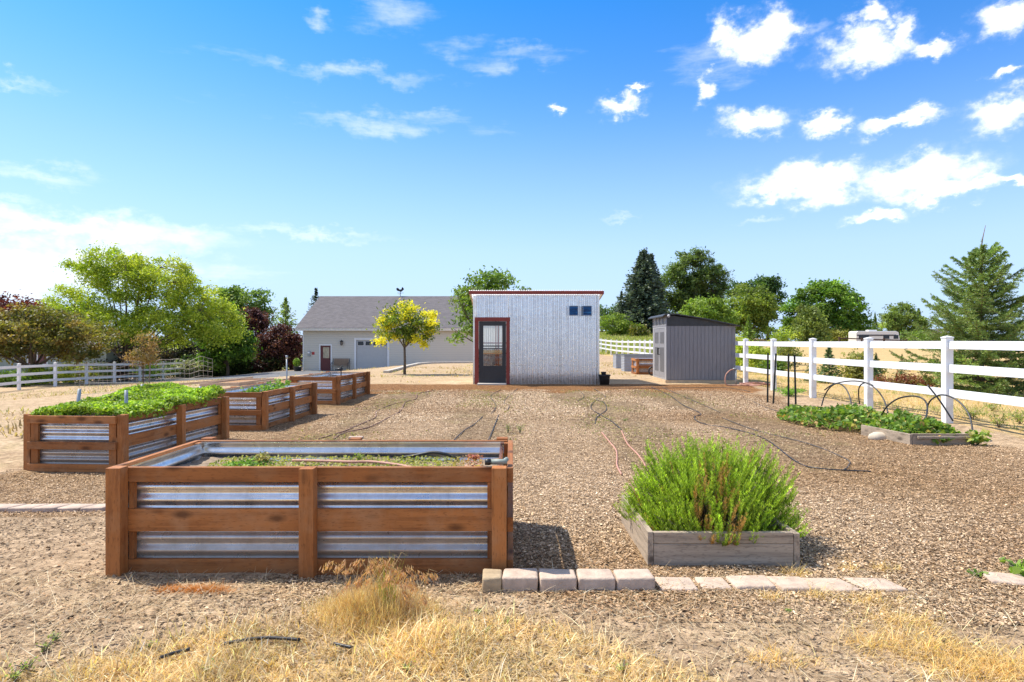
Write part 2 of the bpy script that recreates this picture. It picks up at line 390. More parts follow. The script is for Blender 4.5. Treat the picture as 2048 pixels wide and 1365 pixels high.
nt.links.new(math_(nt, 'ADD', blob_field(bank, flat.outputs[0]), math_(nt, 'MULTIPLY', math_(nt, 'SUBTRACT', n4.outputs['Fac'], .5), 1.6)), c3.inputs[0])
c1s = nn(nt, 'ShaderNodeMapRange', interpolation_type='SMOOTHSTEP', inp={1: -.5, 2: .5, 3: 0, 4: .22}); nt.links.new(c1src, c1s.inputs[0])
cm = math_(nt, 'MAXIMUM', math_(nt, 'MAXIMUM', math_(nt, 'MAXIMUM', c1.outputs[0], c1s.outputs[0]), c2.outputs[0]), c3.outputs[0], clamp=True)
cm0 = math_(nt, 'MAXIMUM', math_(nt, 'MAXIMUM', c1.outputs[0], c2.outputs[0]), c3.outputs[0], clamp=True)
# unseen broken cloud added overhead and behind the camera to lift shade fill
fill_veil = nn(nt, 'ShaderNodeTexNoise', inp={'Scale': 3.2, 'Detail': 5, 'Roughness': .6}); nt.links.new(D, fill_veil.inputs['Vector'])
vr = ramp(nt, [(.36, (0, 0, 0)), (.62, (.65, .65, .65))], fill_veil.outputs['Fac'])
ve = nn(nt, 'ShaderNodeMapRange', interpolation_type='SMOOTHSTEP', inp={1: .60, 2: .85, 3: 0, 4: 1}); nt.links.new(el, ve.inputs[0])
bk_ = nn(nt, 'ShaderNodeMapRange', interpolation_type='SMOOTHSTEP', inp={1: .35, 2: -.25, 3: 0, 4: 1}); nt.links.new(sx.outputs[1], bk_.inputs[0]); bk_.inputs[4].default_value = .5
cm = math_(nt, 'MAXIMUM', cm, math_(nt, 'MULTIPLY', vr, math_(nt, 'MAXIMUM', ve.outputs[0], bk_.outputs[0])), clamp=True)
up_ = nn(nt, 'ShaderNodeMapRange', inp={1: 0, 2: .03, 3: 0, 4: 1}); nt.links.new(sx.outputs[2], up_.inputs[0])
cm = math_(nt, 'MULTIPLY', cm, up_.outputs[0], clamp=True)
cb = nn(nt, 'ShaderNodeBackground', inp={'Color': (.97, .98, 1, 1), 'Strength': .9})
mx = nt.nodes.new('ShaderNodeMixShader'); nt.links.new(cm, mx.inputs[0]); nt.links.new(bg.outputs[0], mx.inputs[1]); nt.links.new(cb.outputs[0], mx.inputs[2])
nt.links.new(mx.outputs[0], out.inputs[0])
W.cycles.sampling_method = 'MANUAL'; W.cycles.sample_map_resolution = 512

# ---------------------------------------------------------------- ground
def vnoise(x, y, s, seed=0):
    """cheap smooth value noise in numpy"""
    x = np.asarray(x) * s + seed * 17.3; y = np.asarray(y) * s + seed * 9.1
    xi = np.floor(x); yi = np.floor(y); fx = x - xi; fy = y - yi
    fx = fx * fx * (3 - 2 * fx); fy = fy * fy * (3 - 2 * fy)
    h = lambda a, b: np.modf(np.abs(np.sin(a * 127.1 + b * 311.7 + seed) * 43758.5453))[0]
    return (h(xi, yi) * (1 - fx) + h(xi + 1, yi) * fx) * (1 - fy) + (h(xi, yi + 1) * (1 - fx) + h(xi + 1, yi + 1) * fx) * fy
ROWS = [(-2.9, .55), (-.65, .55), (1.95, .75), (4.0, .75)]      # planted rows, running away from the camera
def zones(x, y):
    n = vnoise(x, y, 1.3, 1) - .5; n2 = vnoise(x, y, .5, 2) - .5
    edge_l = np.interp(y, [0, 4.8, 5.05, 5.4, 7, 10, 20, 24], [-2.0, -2.1, -2.6, -5.6, -6.6, -6.4, -6.6, -6.8])
    mulch = ss(3.25, 3.95, y + n * .6 + .12 * np.maximum(0, x)) * (1 - ss(17.8, 19.2, y + n)) * (1 - ss(6.6, 7.6, x + n * .8 + .5)) * ss(0, 1.0, x - edge_l + n)
    orange = ss(17.3, 18.8, y + n * 1.5) * (1 - ss(20.7, 21.15, y + n * .25)) * ss(-6.3, -5.4, x + n) * (1 - ss(7.0, 7.8, x + n))
    row = np.zeros_like(x)
    for rx, rw in ROWS:
        row = np.maximum(row, 1 - ss(rw * .45, rw * 1.3, np.abs(x - rx - .12 * np.sin(y * .9 + rx) + n * .7)))
    row = row * ss(6.0, 8.5, y + n2 * 5) * (1 - ss(18.5, 19.3, y)) * ss(.25, .6, vnoise(x, y, .55, 5) + .22)
    fence_x = np.interp(y, [0, 20, 32, 43, 52, 62, 90], [7.7, 7.7, 8.6, 9.5, 9.3, 8.9, 8])
    dry = ss(-.2, .6, x - fence_x + n * .6) * ss(3.5, 5, y)
    front = (1 - ss(2.95, 3.35, y + n * .5 + .16 * ss(-.8, -2.3, x) * 3 + ss(.2, 1.4, x) * .75)) 
    dry = np.maximum(dry, front * .95)
    green = ss(60, 72, y) * ss(-2, 4, x) * (1 - ss(22, 40, x)) + .0
    green = np.maximum(green, ss(50, 60, y) * (1 - ss(-24, -18, x)))
    sand = ss(20.7, 21.2, y + n * .3) * (1 - dry) * (1 - ss(44, 46, y))
    sand = np.maximum(sand, (1 - ss(-.3, .8, x - edge_l + n)) * ss(4.5, 7, y) * (1 - ss(60, 70, y)))
    global BROWN
    BROWN = np.clip(vnoise(x, y, .6, 9) * 1.1 - .35 + .5 * ss(2.2, 4.2, x) + .45 * (1 - ss(-4, -2.6, x)) + .55 * (1 - ss(4.0, 5.2, y)) - .25 * ss(-.6, .3, x) * (1 - ss(1.8, 2.6, x)), 0, 1)
    return mulch, orange, dry, np.clip(green, 0, 1), row, np.clip(sand, 0, 1)
def axis(parts):
    out = [parts[0][0]]
    for a, b, st in parts:
        k = max(1, int(round((b - a) / st))); out += list(np.linspace(a, b, k + 1)[1:])
    return np.array(out)
gx = axis([(-900, -120, 60), (-120, -40, 6), (-40, -9, .6), (-9, 9.5, .11), (9.5, 30, .6), (30, 130, 4), (130, 900, 60)])
gy = axis([(-60, -6, 6), (-6, 1.5, .8), (1.5, 12, .1), (12, 26, .2), (26, 70, .7), (70, 170, 4), (170, 500, 30), (500, 3000, 250)])
GX, GY = np.meshgrid(gx, gy); GZ = gz(GX, GY)
nx_, ny_ = len(gx), len(gy)
V = np.stack([GX, GY, GZ], -1).reshape(-1, 3)
ii, jj = np.meshgrid(np.arange(nx_ - 1), np.arange(ny_ - 1)); b0 = (jj * nx_ + ii).ravel()
me = np_mesh('ground', V, np.full(len(b0), 4), np.stack([b0, b0 + 1, b0 + 1 + nx_, b0 + nx_], 1))
zm = zones(GX.ravel(), GY.ravel())
for nm, ch in (('zone_a', zm[:3]), ('zone_b', zm[3:])):
    a = me.color_attributes.new(nm, 'FLOAT_COLOR', 'POINT'); c = np.ones((len(V), 4), np.float32)
    for k in range(3): c[:, k] = ch[k]
    c[:, 3] = BROWN
    a.data.foreach_set('color', c.ravel())
me.polygons.foreach_set('use_smooth', [True] * len(me.polygons))
gm, nt, b = newmat('garden_ground'); v = coords(nt, rnd=False)
A = nn(nt, 'ShaderNodeAttribute', attribute_name='zone_a'); B = nn(nt, 'ShaderNodeAttribute', attribute_name='zone_b')
sa = nt.nodes.new('ShaderNodeSeparateColor'); sb = nt.nodes.new('ShaderNodeSeparateColor'); nt.links.new(A.outputs['Color'], sa.inputs[0]); nt.links.new(B.outputs['Color'], sb.inputs[0])
nb = noise(nt, v, 1.1, 6, .6); nf = noise(nt, v, 14, 7, .7); nvf = noise(nt, v, 75, 4, .7); nl = noise(nt, v, .35, 4, .6)
dist = nn(nt, 'ShaderNodeVectorMath', operation='SCALE'); n_ = nn(nt, 'ShaderNodeTexNoise', inp={'Scale': 9.0, 'Detail': 3}); nt.links.new(v, n_.inputs['Vector'])
nt.links.new(n_.outputs['Color'], dist.inputs[0]); dist.inputs['Scale'].default_value = .14
dv = nn(nt, 'ShaderNodeVectorMath', operation='ADD'); nt.links.new(v, dv.inputs[0]); nt.links.new(dist.outputs[0], dv.inputs[1])
def chipcol(scale, rotz, sy):
    mp = nt.nodes.new('ShaderNodeMapping'); mp.inputs['Scale'].default_value = (1, sy, 1); mp.inputs['Rotation'].default_value = (0, 0, rotz); nt.links.new(dv.outputs[0], mp.inputs[0])
    vo = nn(nt, 'ShaderNodeTexVoronoi', inp={'Scale': scale}); nt.links.new(mp.outputs[0], vo.inputs['Vector'])
    s = nt.nodes.new('ShaderNodeSeparateColor'); nt.links.new(vo.outputs['Color'], s.inputs[0])
    return s.outputs[0], vo.outputs['Distance']
ch1, cd1 = chipcol(55, .5, 2.1); ch2, cd2 = chipcol(36, -.8, 2.4)
chip = math_(nt, 'ADD', math_(nt, 'MULTIPLY', ch1, .6), math_(nt, 'MULTIPLY', ch2, .4))
mul = ramp(nt, [(0.05, (.13, .088, .05)), (.3, (.275, .195, .115)), (.55, (.405, .305, .19)), (.8, (.53, .42, .28)), (1, (.66, .56, .41))], chip)  # chip tones; the dark end also paints in shadow between chips
mul = mixc(nt, A.outputs['Alpha'], mixc(nt, 1, mul, (1.17, 1.07, 1.02), 'MULTIPLY'), mixc(nt, 1, mul, (.88, .73, .55), 'MULTIPLY'))
clump = noise(nt, v, 24, 3, .7)
grain = ramp(nt, [(.36, (.52, .49, .46)), (.5, (.98, .98, .98)), (.64, (1.38, 1.38, 1.38))], noise(nt, v, 7, 10, .82))
mul = mixc(nt, 1.0, mul, ramp(nt, [(.34, (.70, .66, .62)), (.5, (1, 1, 1)), (.66, (1.25, 1.25, 1.25))], clump), 'MULTIPLY')
mul = mixc(nt, 1.0, mul, grain, 'MULTIPLY')
ora = ramp(nt, [(0.1, (.10, .045, .018)), (.45, (.29, .135, .048)), (.75, (.42, .215, .085)), (1, (.55, .36, .19))], chip)
dirt = ramp(nt, [(.3, (.26, .175, .10)), (.5, (.41, .29, .175)), (.7, (.53, .39, .25))], mixc(nt, .5, nb, nf))
dirt = mixc(nt, ramp(nt, [(.56, (0, 0, 0)), (.66, (.8, .8, .8))], nvf), dirt, (.20, .14, .09))
dryc = ramp(nt, [(.3, (.34, .23, .105)), (.5, (.53, .36, .16)), (.7, (.64, .46, .22))], mixc(nt, .6, nb, nvf))
grn = ramp(nt, [(.3, (.42, .34, .13)), (.5, (.26, .28, .07)), (.7, (.20, .26, .05))], mixc(nt, .35, nl, nf))
rowc = ramp(nt, [(.3, (.16, .10, .06)), (.52, (.27, .185, .10)), (.68, (.35, .31, .11))], mixc(nt, .5, nf, nb))
rowc = mixc(nt, .35, rowc, mul)
snd = ramp(nt, [(.32, (.29, .195, .11)), (.5, (.45, .32, .19)), (.68, (.56, .42, .265))], mixc(nt, .5, nb, nf))
snd = mixc(nt, ramp(nt, [(.55, (0, 0, 0)), (.72, (.55, .55, .55))], noise(nt, v, 3.1, 6, .7)), snd, (.33, .25, .13))
tuft = noise(nt, v, 1.7, 8, .72); deb = noise(nt, v, 8, 8, .75)
snd = mixc(nt, ramp(nt, [(.50, (0, 0, 0)), (.64, (.75, .75, .75))], tuft), snd, mixc(nt, nf, (.26, .20, .10), (.44, .33, .16)))
snd = mixc(nt, ramp(nt, [(.58, (0, 0, 0)), (.68, (.7, .7, .7))], deb), snd, (.22, .15, .085))
dryc = mixc(nt, ramp(nt, [(.48, (0, 0, 0)), (.66, (.7, .7, .7))], tuft), dryc, mixc(nt, nf, (.23, .19, .09), (.36, .30, .13)))
dirt = mixc(nt, 1.0, dirt, grain, 'MULTIPLY'); snd = mixc(nt, .75, snd, mixc(nt, 1, snd, grain, 'MULTIPLY')); rowc = mixc(nt, 1.0, rowc, grain, 'MULTIPLY'); ora = mixc(nt, 1.0, ora, grain, 'MULTIPLY'); dryc = mixc(nt, .7, dryc, mixc(nt, 1, dryc, grain, 'MULTIPLY'))
def sharpen(f):
    s = math_(nt, 'ADD', f, math_(nt, 'MULTIPLY', math_(nt, 'SUBTRACT', nf, .5), .7))
    r = nn(nt, 'ShaderNodeMapRange', interpolation_type='SMOOTHSTEP', inp={1: .3, 2: .7}); nt.links.new(s, r.inputs[0]); return r.outputs[0]
c = dirt
c = mixc(nt, sharpen(sb.outputs[2]), c, snd)
c = mixc(nt, sharpen(sa.outputs[2]), c, dryc)
c = mixc(nt, sharpen(sa.outputs[0]), c, mul)
c = mixc(nt, math_(nt, 'MULTIPLY', sharpen(sb.outputs[1]), .95), c, rowc)
c = mixc(nt, sharpen(sa.outputs[1]), c, ora)
c = mixc(nt, sharpen(sb.outputs[0]), c, grn)
nt.links.new(c, b.inputs['Base Color']); b.inputs['Roughness'].default_value = .95; b.inputs['Specular IOR Level'].default_value = .15
hgt = math_(nt, 'ADD', math_(nt, 'MULTIPLY', math_(nt, 'ADD', cd1, cd2), math_(nt, 'MAXIMUM', sa.outputs[0], sa.outputs[1])), math_(nt, 'MULTIPLY', mixc(nt, .5, nvf, nf), 1.2))
bump(nt, b, hgt, .9, .022)
g = link_mesh('ground', me, gm); tag(g, 'bare garden ground of wood mulch, dirt, sand and dry field', 'ground', kind='structure')

# asphalt driveway in front of the garage
dx = np.linspace(-30, -7.2, 40); dy = np.linspace(39.5, 50.5, 24); DX, DY = np.meshgrid(dx, dy)
DY = DY + np.maximum(0, (DX + 16) * .55) * (50.5 - DY) / 11 + .3 * np.sin(DX * .8) * (50.5 - DY) / 11
V = np.stack([DX, DY, gz(DX, DY) + .02], -1).reshape(-1, 3); ii, jj = np.meshgrid(np.arange(39), np.arange(23)); b0 = (jj * 40 + ii).ravel()
me = np_mesh('driveway', V, np.full(len(b0), 4), np.stack([b0, b0 + 1, b0 + 41, b0 + 40], 1))
tag(link_mesh('driveway', me, pmat('worn_asphalt', (.14, .138, .138), .9, 0, .18, 1.2, bmp=.3)), 'grey asphalt driveway in front of the garage', 'driveway', kind='structure')
# concrete kerb round the sandy terrace
kp = [gp(772, 746), gp(790, 741.5), gp(815, 734), gp(838, 729), gp(860, 727.3), gp(900, 726.4), gp(945, 726), gp(975, 726)]
mb = MB()
for a, c_ in zip(kp[:-1], kp[1:]): mb.bar(a - Vector((0, 0, .04)), c_ - Vector((0, 0, .04)), .26, .30)
tag(mb.build('kerb', M['concrete'], bevel=.02), 'curved pale concrete kerb edging the sandy terrace', 'kerb', kind='structure')

# loose mulch chips near the camera
def scatter(n, x0, x1, y0, y1, power=1.0):
    u = rng.uniform(0, 1, n) ** power
    return rng.uniform(x0, x1, n), y0 + (y1 - y0) * u
def keep_off(x, y):
    """outside the planters' footprints"""
    k = np.ones(len(x), bool)
    for (a, b_, c_, d) in ((-2.5, 0, 3.86, 5.0), (.85, 1.88, 4.02, 5.02), (5.5, 6.5, 8.7, 11.2), (-5.9, -4.5, 7.3, 9.9)):
        k &= ~((x > a) & (x < b_) & (y > c_) & (y < d))
    return k
def chips(name, x, y, L, cols, label, lift=.006):
    n = len(x); P = np.stack([x, y, gz(x, y) + lift + rng.uniform(0, .008, n)], 1)
    az = rng.uniform(0, 2 * np.pi, n); tl = rng.normal(0, .25, n)
    u = np.stack([np.cos(az) * np.cos(tl), np.sin(az) * np.cos(tl), np.sin(tl)], 1) * (L * .5)[:, None]
    w = np.stack([-np.sin(az), np.cos(az), rng.normal(0, .45, n)], 1) * (L * rng.uniform(.12, .3, n))[:, None]
    h = np.array([0, 0, 1.0]) * (L * .12)[:, None]
    V = np.stack([P - u - w * .6, P + u * .8 - w, P + u + w * .7, P - u * .9 + w, P - u * .1 + h + w * .1], 1)
    base = (np.arange(n) * 5)[:, None]
    me = np_mesh(name, V, np.full(n * 4, 3), (base + np.array([[0, 1, 4, 1, 2, 4, 2, 3, 4, 3, 0, 4]])).ravel(), np.repeat(cols, 5, 0))
    return tag(link_mesh(name, me, M['chip']), label, 'mulch', kind='stuff')
x, y = scatter(470000, -6.8, 8.2, 3.2, 13, 1.9); z = zones(x, y); k = (rng.uniform(0, 1, len(x)) < np.clip(z[0] * (1 - .6 * z[4]) + .05, 0, 1)) & keep_off(x, y); x, y = x[k], y[k]
n = len(x); zones(x, y); brown = BROWN[:, None]
cc = pal(n, [(.57, .46, .31), (.43, .32, .195), (.29, .20, .11), (.10, .068, .04), (.66, .56, .41), (.47, .35, .205)], .2) * (np.array([1.15, 1.06, 1.0]) - brown * np.array([.36, .43, .48]))
chips('mulch_chips', x, y, rng.uniform(.007, .023, n), cc, 'loose tan and brown wood chips covering the garden paths')
x, y = scatter(170000, -6.5, 7.6, 11.5, 18.6); z = zones(x, y); k = (rng.uniform(0, 1, len(x)) < z[0] * (1 - .95 * z[4])) & keep_off(x, y) & ~((x < -3.7) & (y > 10.5) & (y < 18) & (x > -5.9)); x, y = x[k], y[k]; n = len(x); zones(x, y); brown = BROWN[:, None]
chips('farther_mulch_chips', x, y, rng.uniform(.012, .032, n), pal(n, [(.57, .46, .31), (.43, .32, .195), (.27, .18, .10), (.08, .055, .035), (.72, .62, .46)], .25) * (np.array([1.15, 1.06, 1.0]) - brown * np.array([.36, .43, .48])), 'loose pale wood chips on the farther garden paths')
x, y = scatter(42000, -4.4, 4.5, 2.4, 5.2); z = zones(x, y); k = keep_off(x, y) & (rng.uniform(0, 1, len(x)) < .35 + .65 * vnoise(x, y, 1.1, 4)) ; x, y = x[k], y[k]; n = len(x)
chips('dirt_crumbs', x, y, rng.uniform(.008, .032, n), pal(n, [(.38, .27, .165), (.26, .17, .10), (.14, .095, .06), (.48, .36, .23)], .2), 'small crumbs of dirt and bark on the bare foreground', .002)

# dry grass and straw in the foreground
def straw_density(x, y):
    d = 1 - ss(3.0, 3.4, y + (vnoise(x, y, 1.6, 1) - .5) * .5 + .42 * ss(-.7, -2.0, x) + .75 * ss(.1, 1.2, x))
    return d * (.35 + .65 * ss(.3, .6, vnoise(x, y, 2.2, 6))) * (1 - .75 * ss(.2, 1.3, x))
x, y = scatter(105000, -3.6, 2.6, 2.3, 3.75); k = rng.uniform(0, 1, len(x)) < straw_density(x, y); x, y = x[k], y[k]; n = len(x)
STRAW = [(.70, .50, .23), (.78, .61, .36), (.60, .38, .15), (.84, .70, .47), (.66, .45, .20), (.5, .33, .15)]
blades('dry_grass', np.stack([x, y, gz(x, y)], 1), rng.uniform(.03, .15, n) * (.4 + .9 * vnoise(x, y, 5, 31)), rng.uniform(.35, 1.52, n), rng.uniform(.0018, .0065, n), pal(n, STRAW, .30) * (.7 + .5 * vnoise(x, y, 4, 33))[:, None], M['straw'])
tag(bpy.data.objects['dry_grass'], 'matted golden dry grass covering the near foreground', 'grass', kind='stuff')
x, y = scatter(9500, -3.5, 3.9, 2.3, 3.9); k = keep_off(x, y); x, y = x[k], y[k]; n = len(x)
blades('loose_straw', np.stack([x, y, gz(x, y) + .006], 1), rng.uniform(.05, .22, n), rng.uniform(1.2, 1.55, n), rng.uniform(.0018, .0035, n), pal(n, [(.66, .52, .33), (.5, .36, .2), (.2, .15, .11), (.75, .64, .45)], .2), M['straw'], curl=.1)
tag(bpy.data.objects['loose_straw'], 'loose pale straw stalks scattered over the bare dirt', 'straw', kind='stuff')
# golden tufts by the right hand pavers and lower right
pts = []
for px, py, r, m in ((1590, 1150, .09, 320), (1635, 1195, .10, 320), (1545, 1200, .06, 150), (1745, 1205, .14, 500), (1695, 1140, .06, 140), (1770, 1140, .10, 200), (1800, 1245, .20, 900), (1840, 1290, .28, 1500), (1930, 1330, .32, 1700), (1985, 1350, .2, 800), (1740, 1290, .1, 250), (1560, 1320, .15, 350), (2040, 1340, .2, 700)):
    p = gp(px, py); m = int(m * .62); pts.append(np.stack([rng.normal(p.x, r * .6, m), rng.normal(p.y, r * .3, m)], 1))
p = np.concatenate(pts); n = len(p)
blades('golden_tufts', np.stack([p[:, 0], p[:, 1], gz(p[:, 0], p[:, 1])], 1), rng.uniform(.03, .12, n), rng.uniform(.5, 1.5, n), rng.uniform(.0015, .0032, n), pal(n, [(.62, .37, .10), (.72, .49, .18), (.78, .60, .30)], .25), M['straw'])
tag(bpy.data.objects['golden_tufts'], 'orange gold dry grass tufts among the flat pavers', 'grass', kind='stuff')
# dry field beyond the fence
x, y = scatter(60000, 7.6, 22, 6.5, 34, 1.6); k = zones(x, y)[2] * vnoise(x, y, .8, 3) > .3; x, y = x[k], y[k]; n = len(x)
gm_ = (vnoise(x, y, .7, 8) > .66)[:, None]
cc = np.where(gm_, pal(n, [(.22, .27, .06), (.36, .34, .11)], .2), pal(n, [(.64, .47, .22), (.72, .56, .30), (.50, .35, .15)], .15))
blades('field_grass', np.stack([x, y, gz(x, y)], 1), rng.uniform(.05, .2, n), rng.uniform(.3, 1.4, n), rng.uniform(.006, .016, n), cc, M['straw'])
tag(bpy.data.objects['field_grass'], 'straw coloured dry grass beyond the white fence', 'grass', kind='stuff')
x, y = scatter(22000, 0, 26, 62, 112); n = len(x)
cc = pal(n, [(.20, .27, .05), (.30, .33, .08), (.45, .40, .16)], .2)
blades('meadow_grass', np.stack([x, y, gz(x, y)], 1), rng.uniform(.3, .7, n), rng.uniform(.1, .9, n), rng.uniform(.05, .12, n), cc, M['straw'])
tag(bpy.data.objects['meadow_grass'], 'green meadow grass rising behind the far white fence', 'grass', kind='stuff')
# sparse dry weeds on the sandy ground left and behind
x, y = scatter(26000, -26, -5.5, 7, 40, 1.5); k = (zones(x, y)[5] > .5) & (vnoise(x, y, .45, 41) * .6 + vnoise(x, y, 1.7, 42) * .4 > .52); x, y = x[k], y[k]
x2, y2 = scatter(9000, -6, 8, 22, 44, 1.3); k = (vnoise(x2, y2, .5, 43) > .55) & ~((x2 > -1.5) & (x2 < 3.2) & (y2 < 24.5)) & ~((x2 > 5.2) & (y2 < 34)); x = np.concatenate([x, x2[k]]); y = np.concatenate([y, y2[k]]); n = len(x)
gr = (vnoise(x, y, .8, 44) > .62)[:, None]
blades('dry_weeds', np.stack([x, y, gz(x, y)], 1), rng.uniform(.05, .17, n), rng.uniform(.4, 1.5, n), rng.uniform(.016, .04, n), np.where(gr, pal(n, [(.30, .32, .10), (.40, .36, .14)], .15), pal(n, [(.50, .37, .17), (.38, .26, .13), (.6, .47, .26), (.25, .17, .09)], .15)), M['straw'])
tag(bpy.data.objects['dry_weeds'], 'sparse dry weeds over the sandy ground by the left fence', 'weeds', kind='stuff')
# low weeds over the planted rows
P = []
for rx, rw in ROWS:
    x = rng.normal(rx, rw * .7, 2600); y = rng.uniform(9, 18.5, 2600); k = vnoise(x, y, .9, 12) > .5; P.append(np.stack([x[k], y[k]], 1))
P = np.concatenate(P); n = len(P)
leaves('row_weeds', np.stack([P[:, 0], P[:, 1], gz(P[:, 0], P[:, 1]) + rng.uniform(.005, .03, n)], 1), rng.uniform(.02, .05, n), pal(n, [(.20, .22, .06), (.30, .26, .10), (.36, .30, .13)], .2), M['leaf'], up=.8)
tag(bpy.data.objects['row_weeds'], 'thin low weeds along the planted soil rows', 'weeds', kind='stuff')
# ---------------------------------------------------------------- raised beds
def make_bed(name, label, loc, rz, L=2.447, D=1.085, H=.662, soil_z=.525):
    """long sides along local x, outer faces of the rails at y = +-D/2, posts stand proud of the long sides"""
    root = empty(name, label, 'raised bed', loc, rz, 'timber and corrugated metal raised beds')
    PW, RT = .09, .038
    for s in (-1, 1):
        yo = s * D / 2
        for k, px in enumerate((-L / 2 + PW / 2, 0, L / 2 - PW / 2)):
            mb = MB(); ya, yb = sorted((yo, yo + s * .085)); mb.box(px - PW / 2, px + PW / 2, ya, yb, -.08, H + .008 + .004 * ((k + s) % 2))
            mb.build('post', M['stain_z'], root, bevel=.004)
        for z0, z1 in ((.002, .088), (.262, .402), (H - .092, H)):
            ya, yb = sorted((yo - .002 * s, yo - s * RT))
            if z1 < .1: z0 = -.05
            MB().box(-L / 2 + .002, L / 2 - .002, ya, yb, z0, z1).build('rail', M['stain_x'], root, bevel=.003)
        for x0, x1 in ((-L / 2 + PW, -L / 2 + PW + .03), (L / 2 - PW - .03, L / 2 - PW)):
            ya, yb = sorted((yo - s * .006, yo - s * RT))
            mb = MB(); mb.box(x0, x1, ya, yb, .09, .26); mb.box(x0, x1, ya, yb, .404, H - .094); build_each(mb, 'trim_board', M['stain_z'], root)
        mb = MB(); mb.corr((-L / 2 + .03, yo - s * .050, -.05), (0, 0, 1), (1, 0, 0), (0, s, 0), H + .044, L - .06, .080, .0115, 8)
        mb.build('metal_panel', M['galv'], root, smooth=True)
    for s in (-1, 1):
        xo = s * (L / 2 + .0)
        for z0, z1 in ((-.05, .088), (.262, .352), (H - .092, H - .002)):
            xa, xb = sorted((xo + s * .003, xo + s * (RT + .003)))
            MB().box(xa, xb, -D / 2 - .006, D / 2 + .006, z0, z1).build('rail', M['stain_y'], root, bevel=.003)
        for y0, y1 in ((-D / 2 + .012, -D / 2 + .1), (D / 2 - .1, D / 2 - .012)):
            xa, xb = sorted((xo - s * .03, xo + s * .001))
            mb = MB(); mb.box(xa, xb, y0, y1, -.05, H - .012); mb.build('trim_board', M['stain_z'], root)
        mb = MB(); mb.corr((xo - s * .046, -D / 2 + .05, -.05), (0, 0, 1), (0, 1, 0), (s, 0, 0), H + .044, D - .1, .080, .0115, 8)
        mb.build('metal_panel', M['galv'], root, smooth=True)
    # soil surface, slightly lumpy
    n = 40; m = 22; vs = []; fs = []
    for j in range(m + 1):
        for i in range(n + 1):
            x = -L / 2 + .06 + (L - .12) * i / n; y = -D / 2 + .065 + (D - .13) * j / m
            vs.append((x, y, soil_z + .016 * math.sin(x * 5 + 2 * math.sin(y * 6)) + random.uniform(-.008, .008)))
    for j in range(m):
        for i in range(n): a = j * (n + 1) + i; fs.append((a, a + 1, a + n + 2, a + n + 1))
    mb = MB(); mb.add(vs, fs); mb.build('soil', M['soil'], root, smooth=True)
    return root
nearbed = make_bed('raised_bed', 'stained timber raised bed in the foreground with three posts facing us, nearly bare soil', (-1.257, 3.895 + 1.085 / 2, 0), 0)
def far_bed(label, px_r, Yf, rz, zb, H=.66, soil=.5):
    Wd = 1.085 + .17; L = 2.447
    xr = (px_r - 1024) / F * Yf                      # right front corner
    a = R(90) - R(rz)
    fwd = Vector((math.sin(R(rz)), math.cos(R(rz)), 0)); rt = Vector((math.cos(R(rz)), -math.sin(R(rz)), 0))
    c = Vector((xr, Yf, zb)) - rt * Wd / 2 + fwd * (L / 2 + .04)
    return c, a
c2, a2 = far_bed('', 243, 7.37, 3.5, -.1); c3, a3 = far_bed('', 531, 10.85, 3, -.105); c4, a4 = far_bed('', 678, 15.1, 4.5, -.08)
bed2 = make_bed('raised_bed', 'timber and metal raised bed overflowing with bright leafy greens', c2, a2, soil_z=.60)
def clone_bed(label, c, a):
    r = copy_tree(bed3); r['label'] = label; r.location = c; r.rotation_euler = (0, 0, a); return r
bed3 = make_bed('raised_bed', 'timber and metal raised bed with a strip of potato leaves, behind the leafy greens bed', c3, a3, soil_z=.47)
bed4 = clone_bed('timber and metal raised bed with a black tap, farthest back in the row', c4, a4)

def local(c, a, x, y, z=0):
    return Vector((c[0] + x * math.cos(a) - y * math.sin(a), c[1] + x * math.sin(a) + y * math.cos(a), c[2] + z))
# leafy greens
n = 21000; lx = rng.uniform(-1.22, 1.2, n); ly = rng.uniform(-.58, .58, n)
hh = .685 + .12 * (vnoise(lx, ly, 2.2, 3) - .3) + .10 * ss(-1.2, 1.1, lx) + .05 * vnoise(lx, ly, 6, 5)
hh = hh * 1 - .07 * ss(.46, .6, np.abs(ly)); lz = hh - np.abs(rng.normal(0, .045, n))
P = np.stack([c2[0] + lx * math.cos(a2) - ly * math.sin(a2), c2[1] + lx * math.sin(a2) + ly * math.cos(a2), c2[2] + lz], 1)
cl = vnoise(lx, ly, 5, 21)[:, None]
leaves('leafy_greens', P, rng.uniform(.024, .056, n), pal(n, [(.27, .40, .03), (.36, .50, .05), (.15, .27, .03), (.46, .57, .09)], .2) * (.65 + .6 * cl), M['leaf'], up=.55, asp=.75)
tag(bpy.data.objects['leafy_greens'], 'dense bright green leafy crop spilling over the raised bed rim', 'greens', kind='stuff')
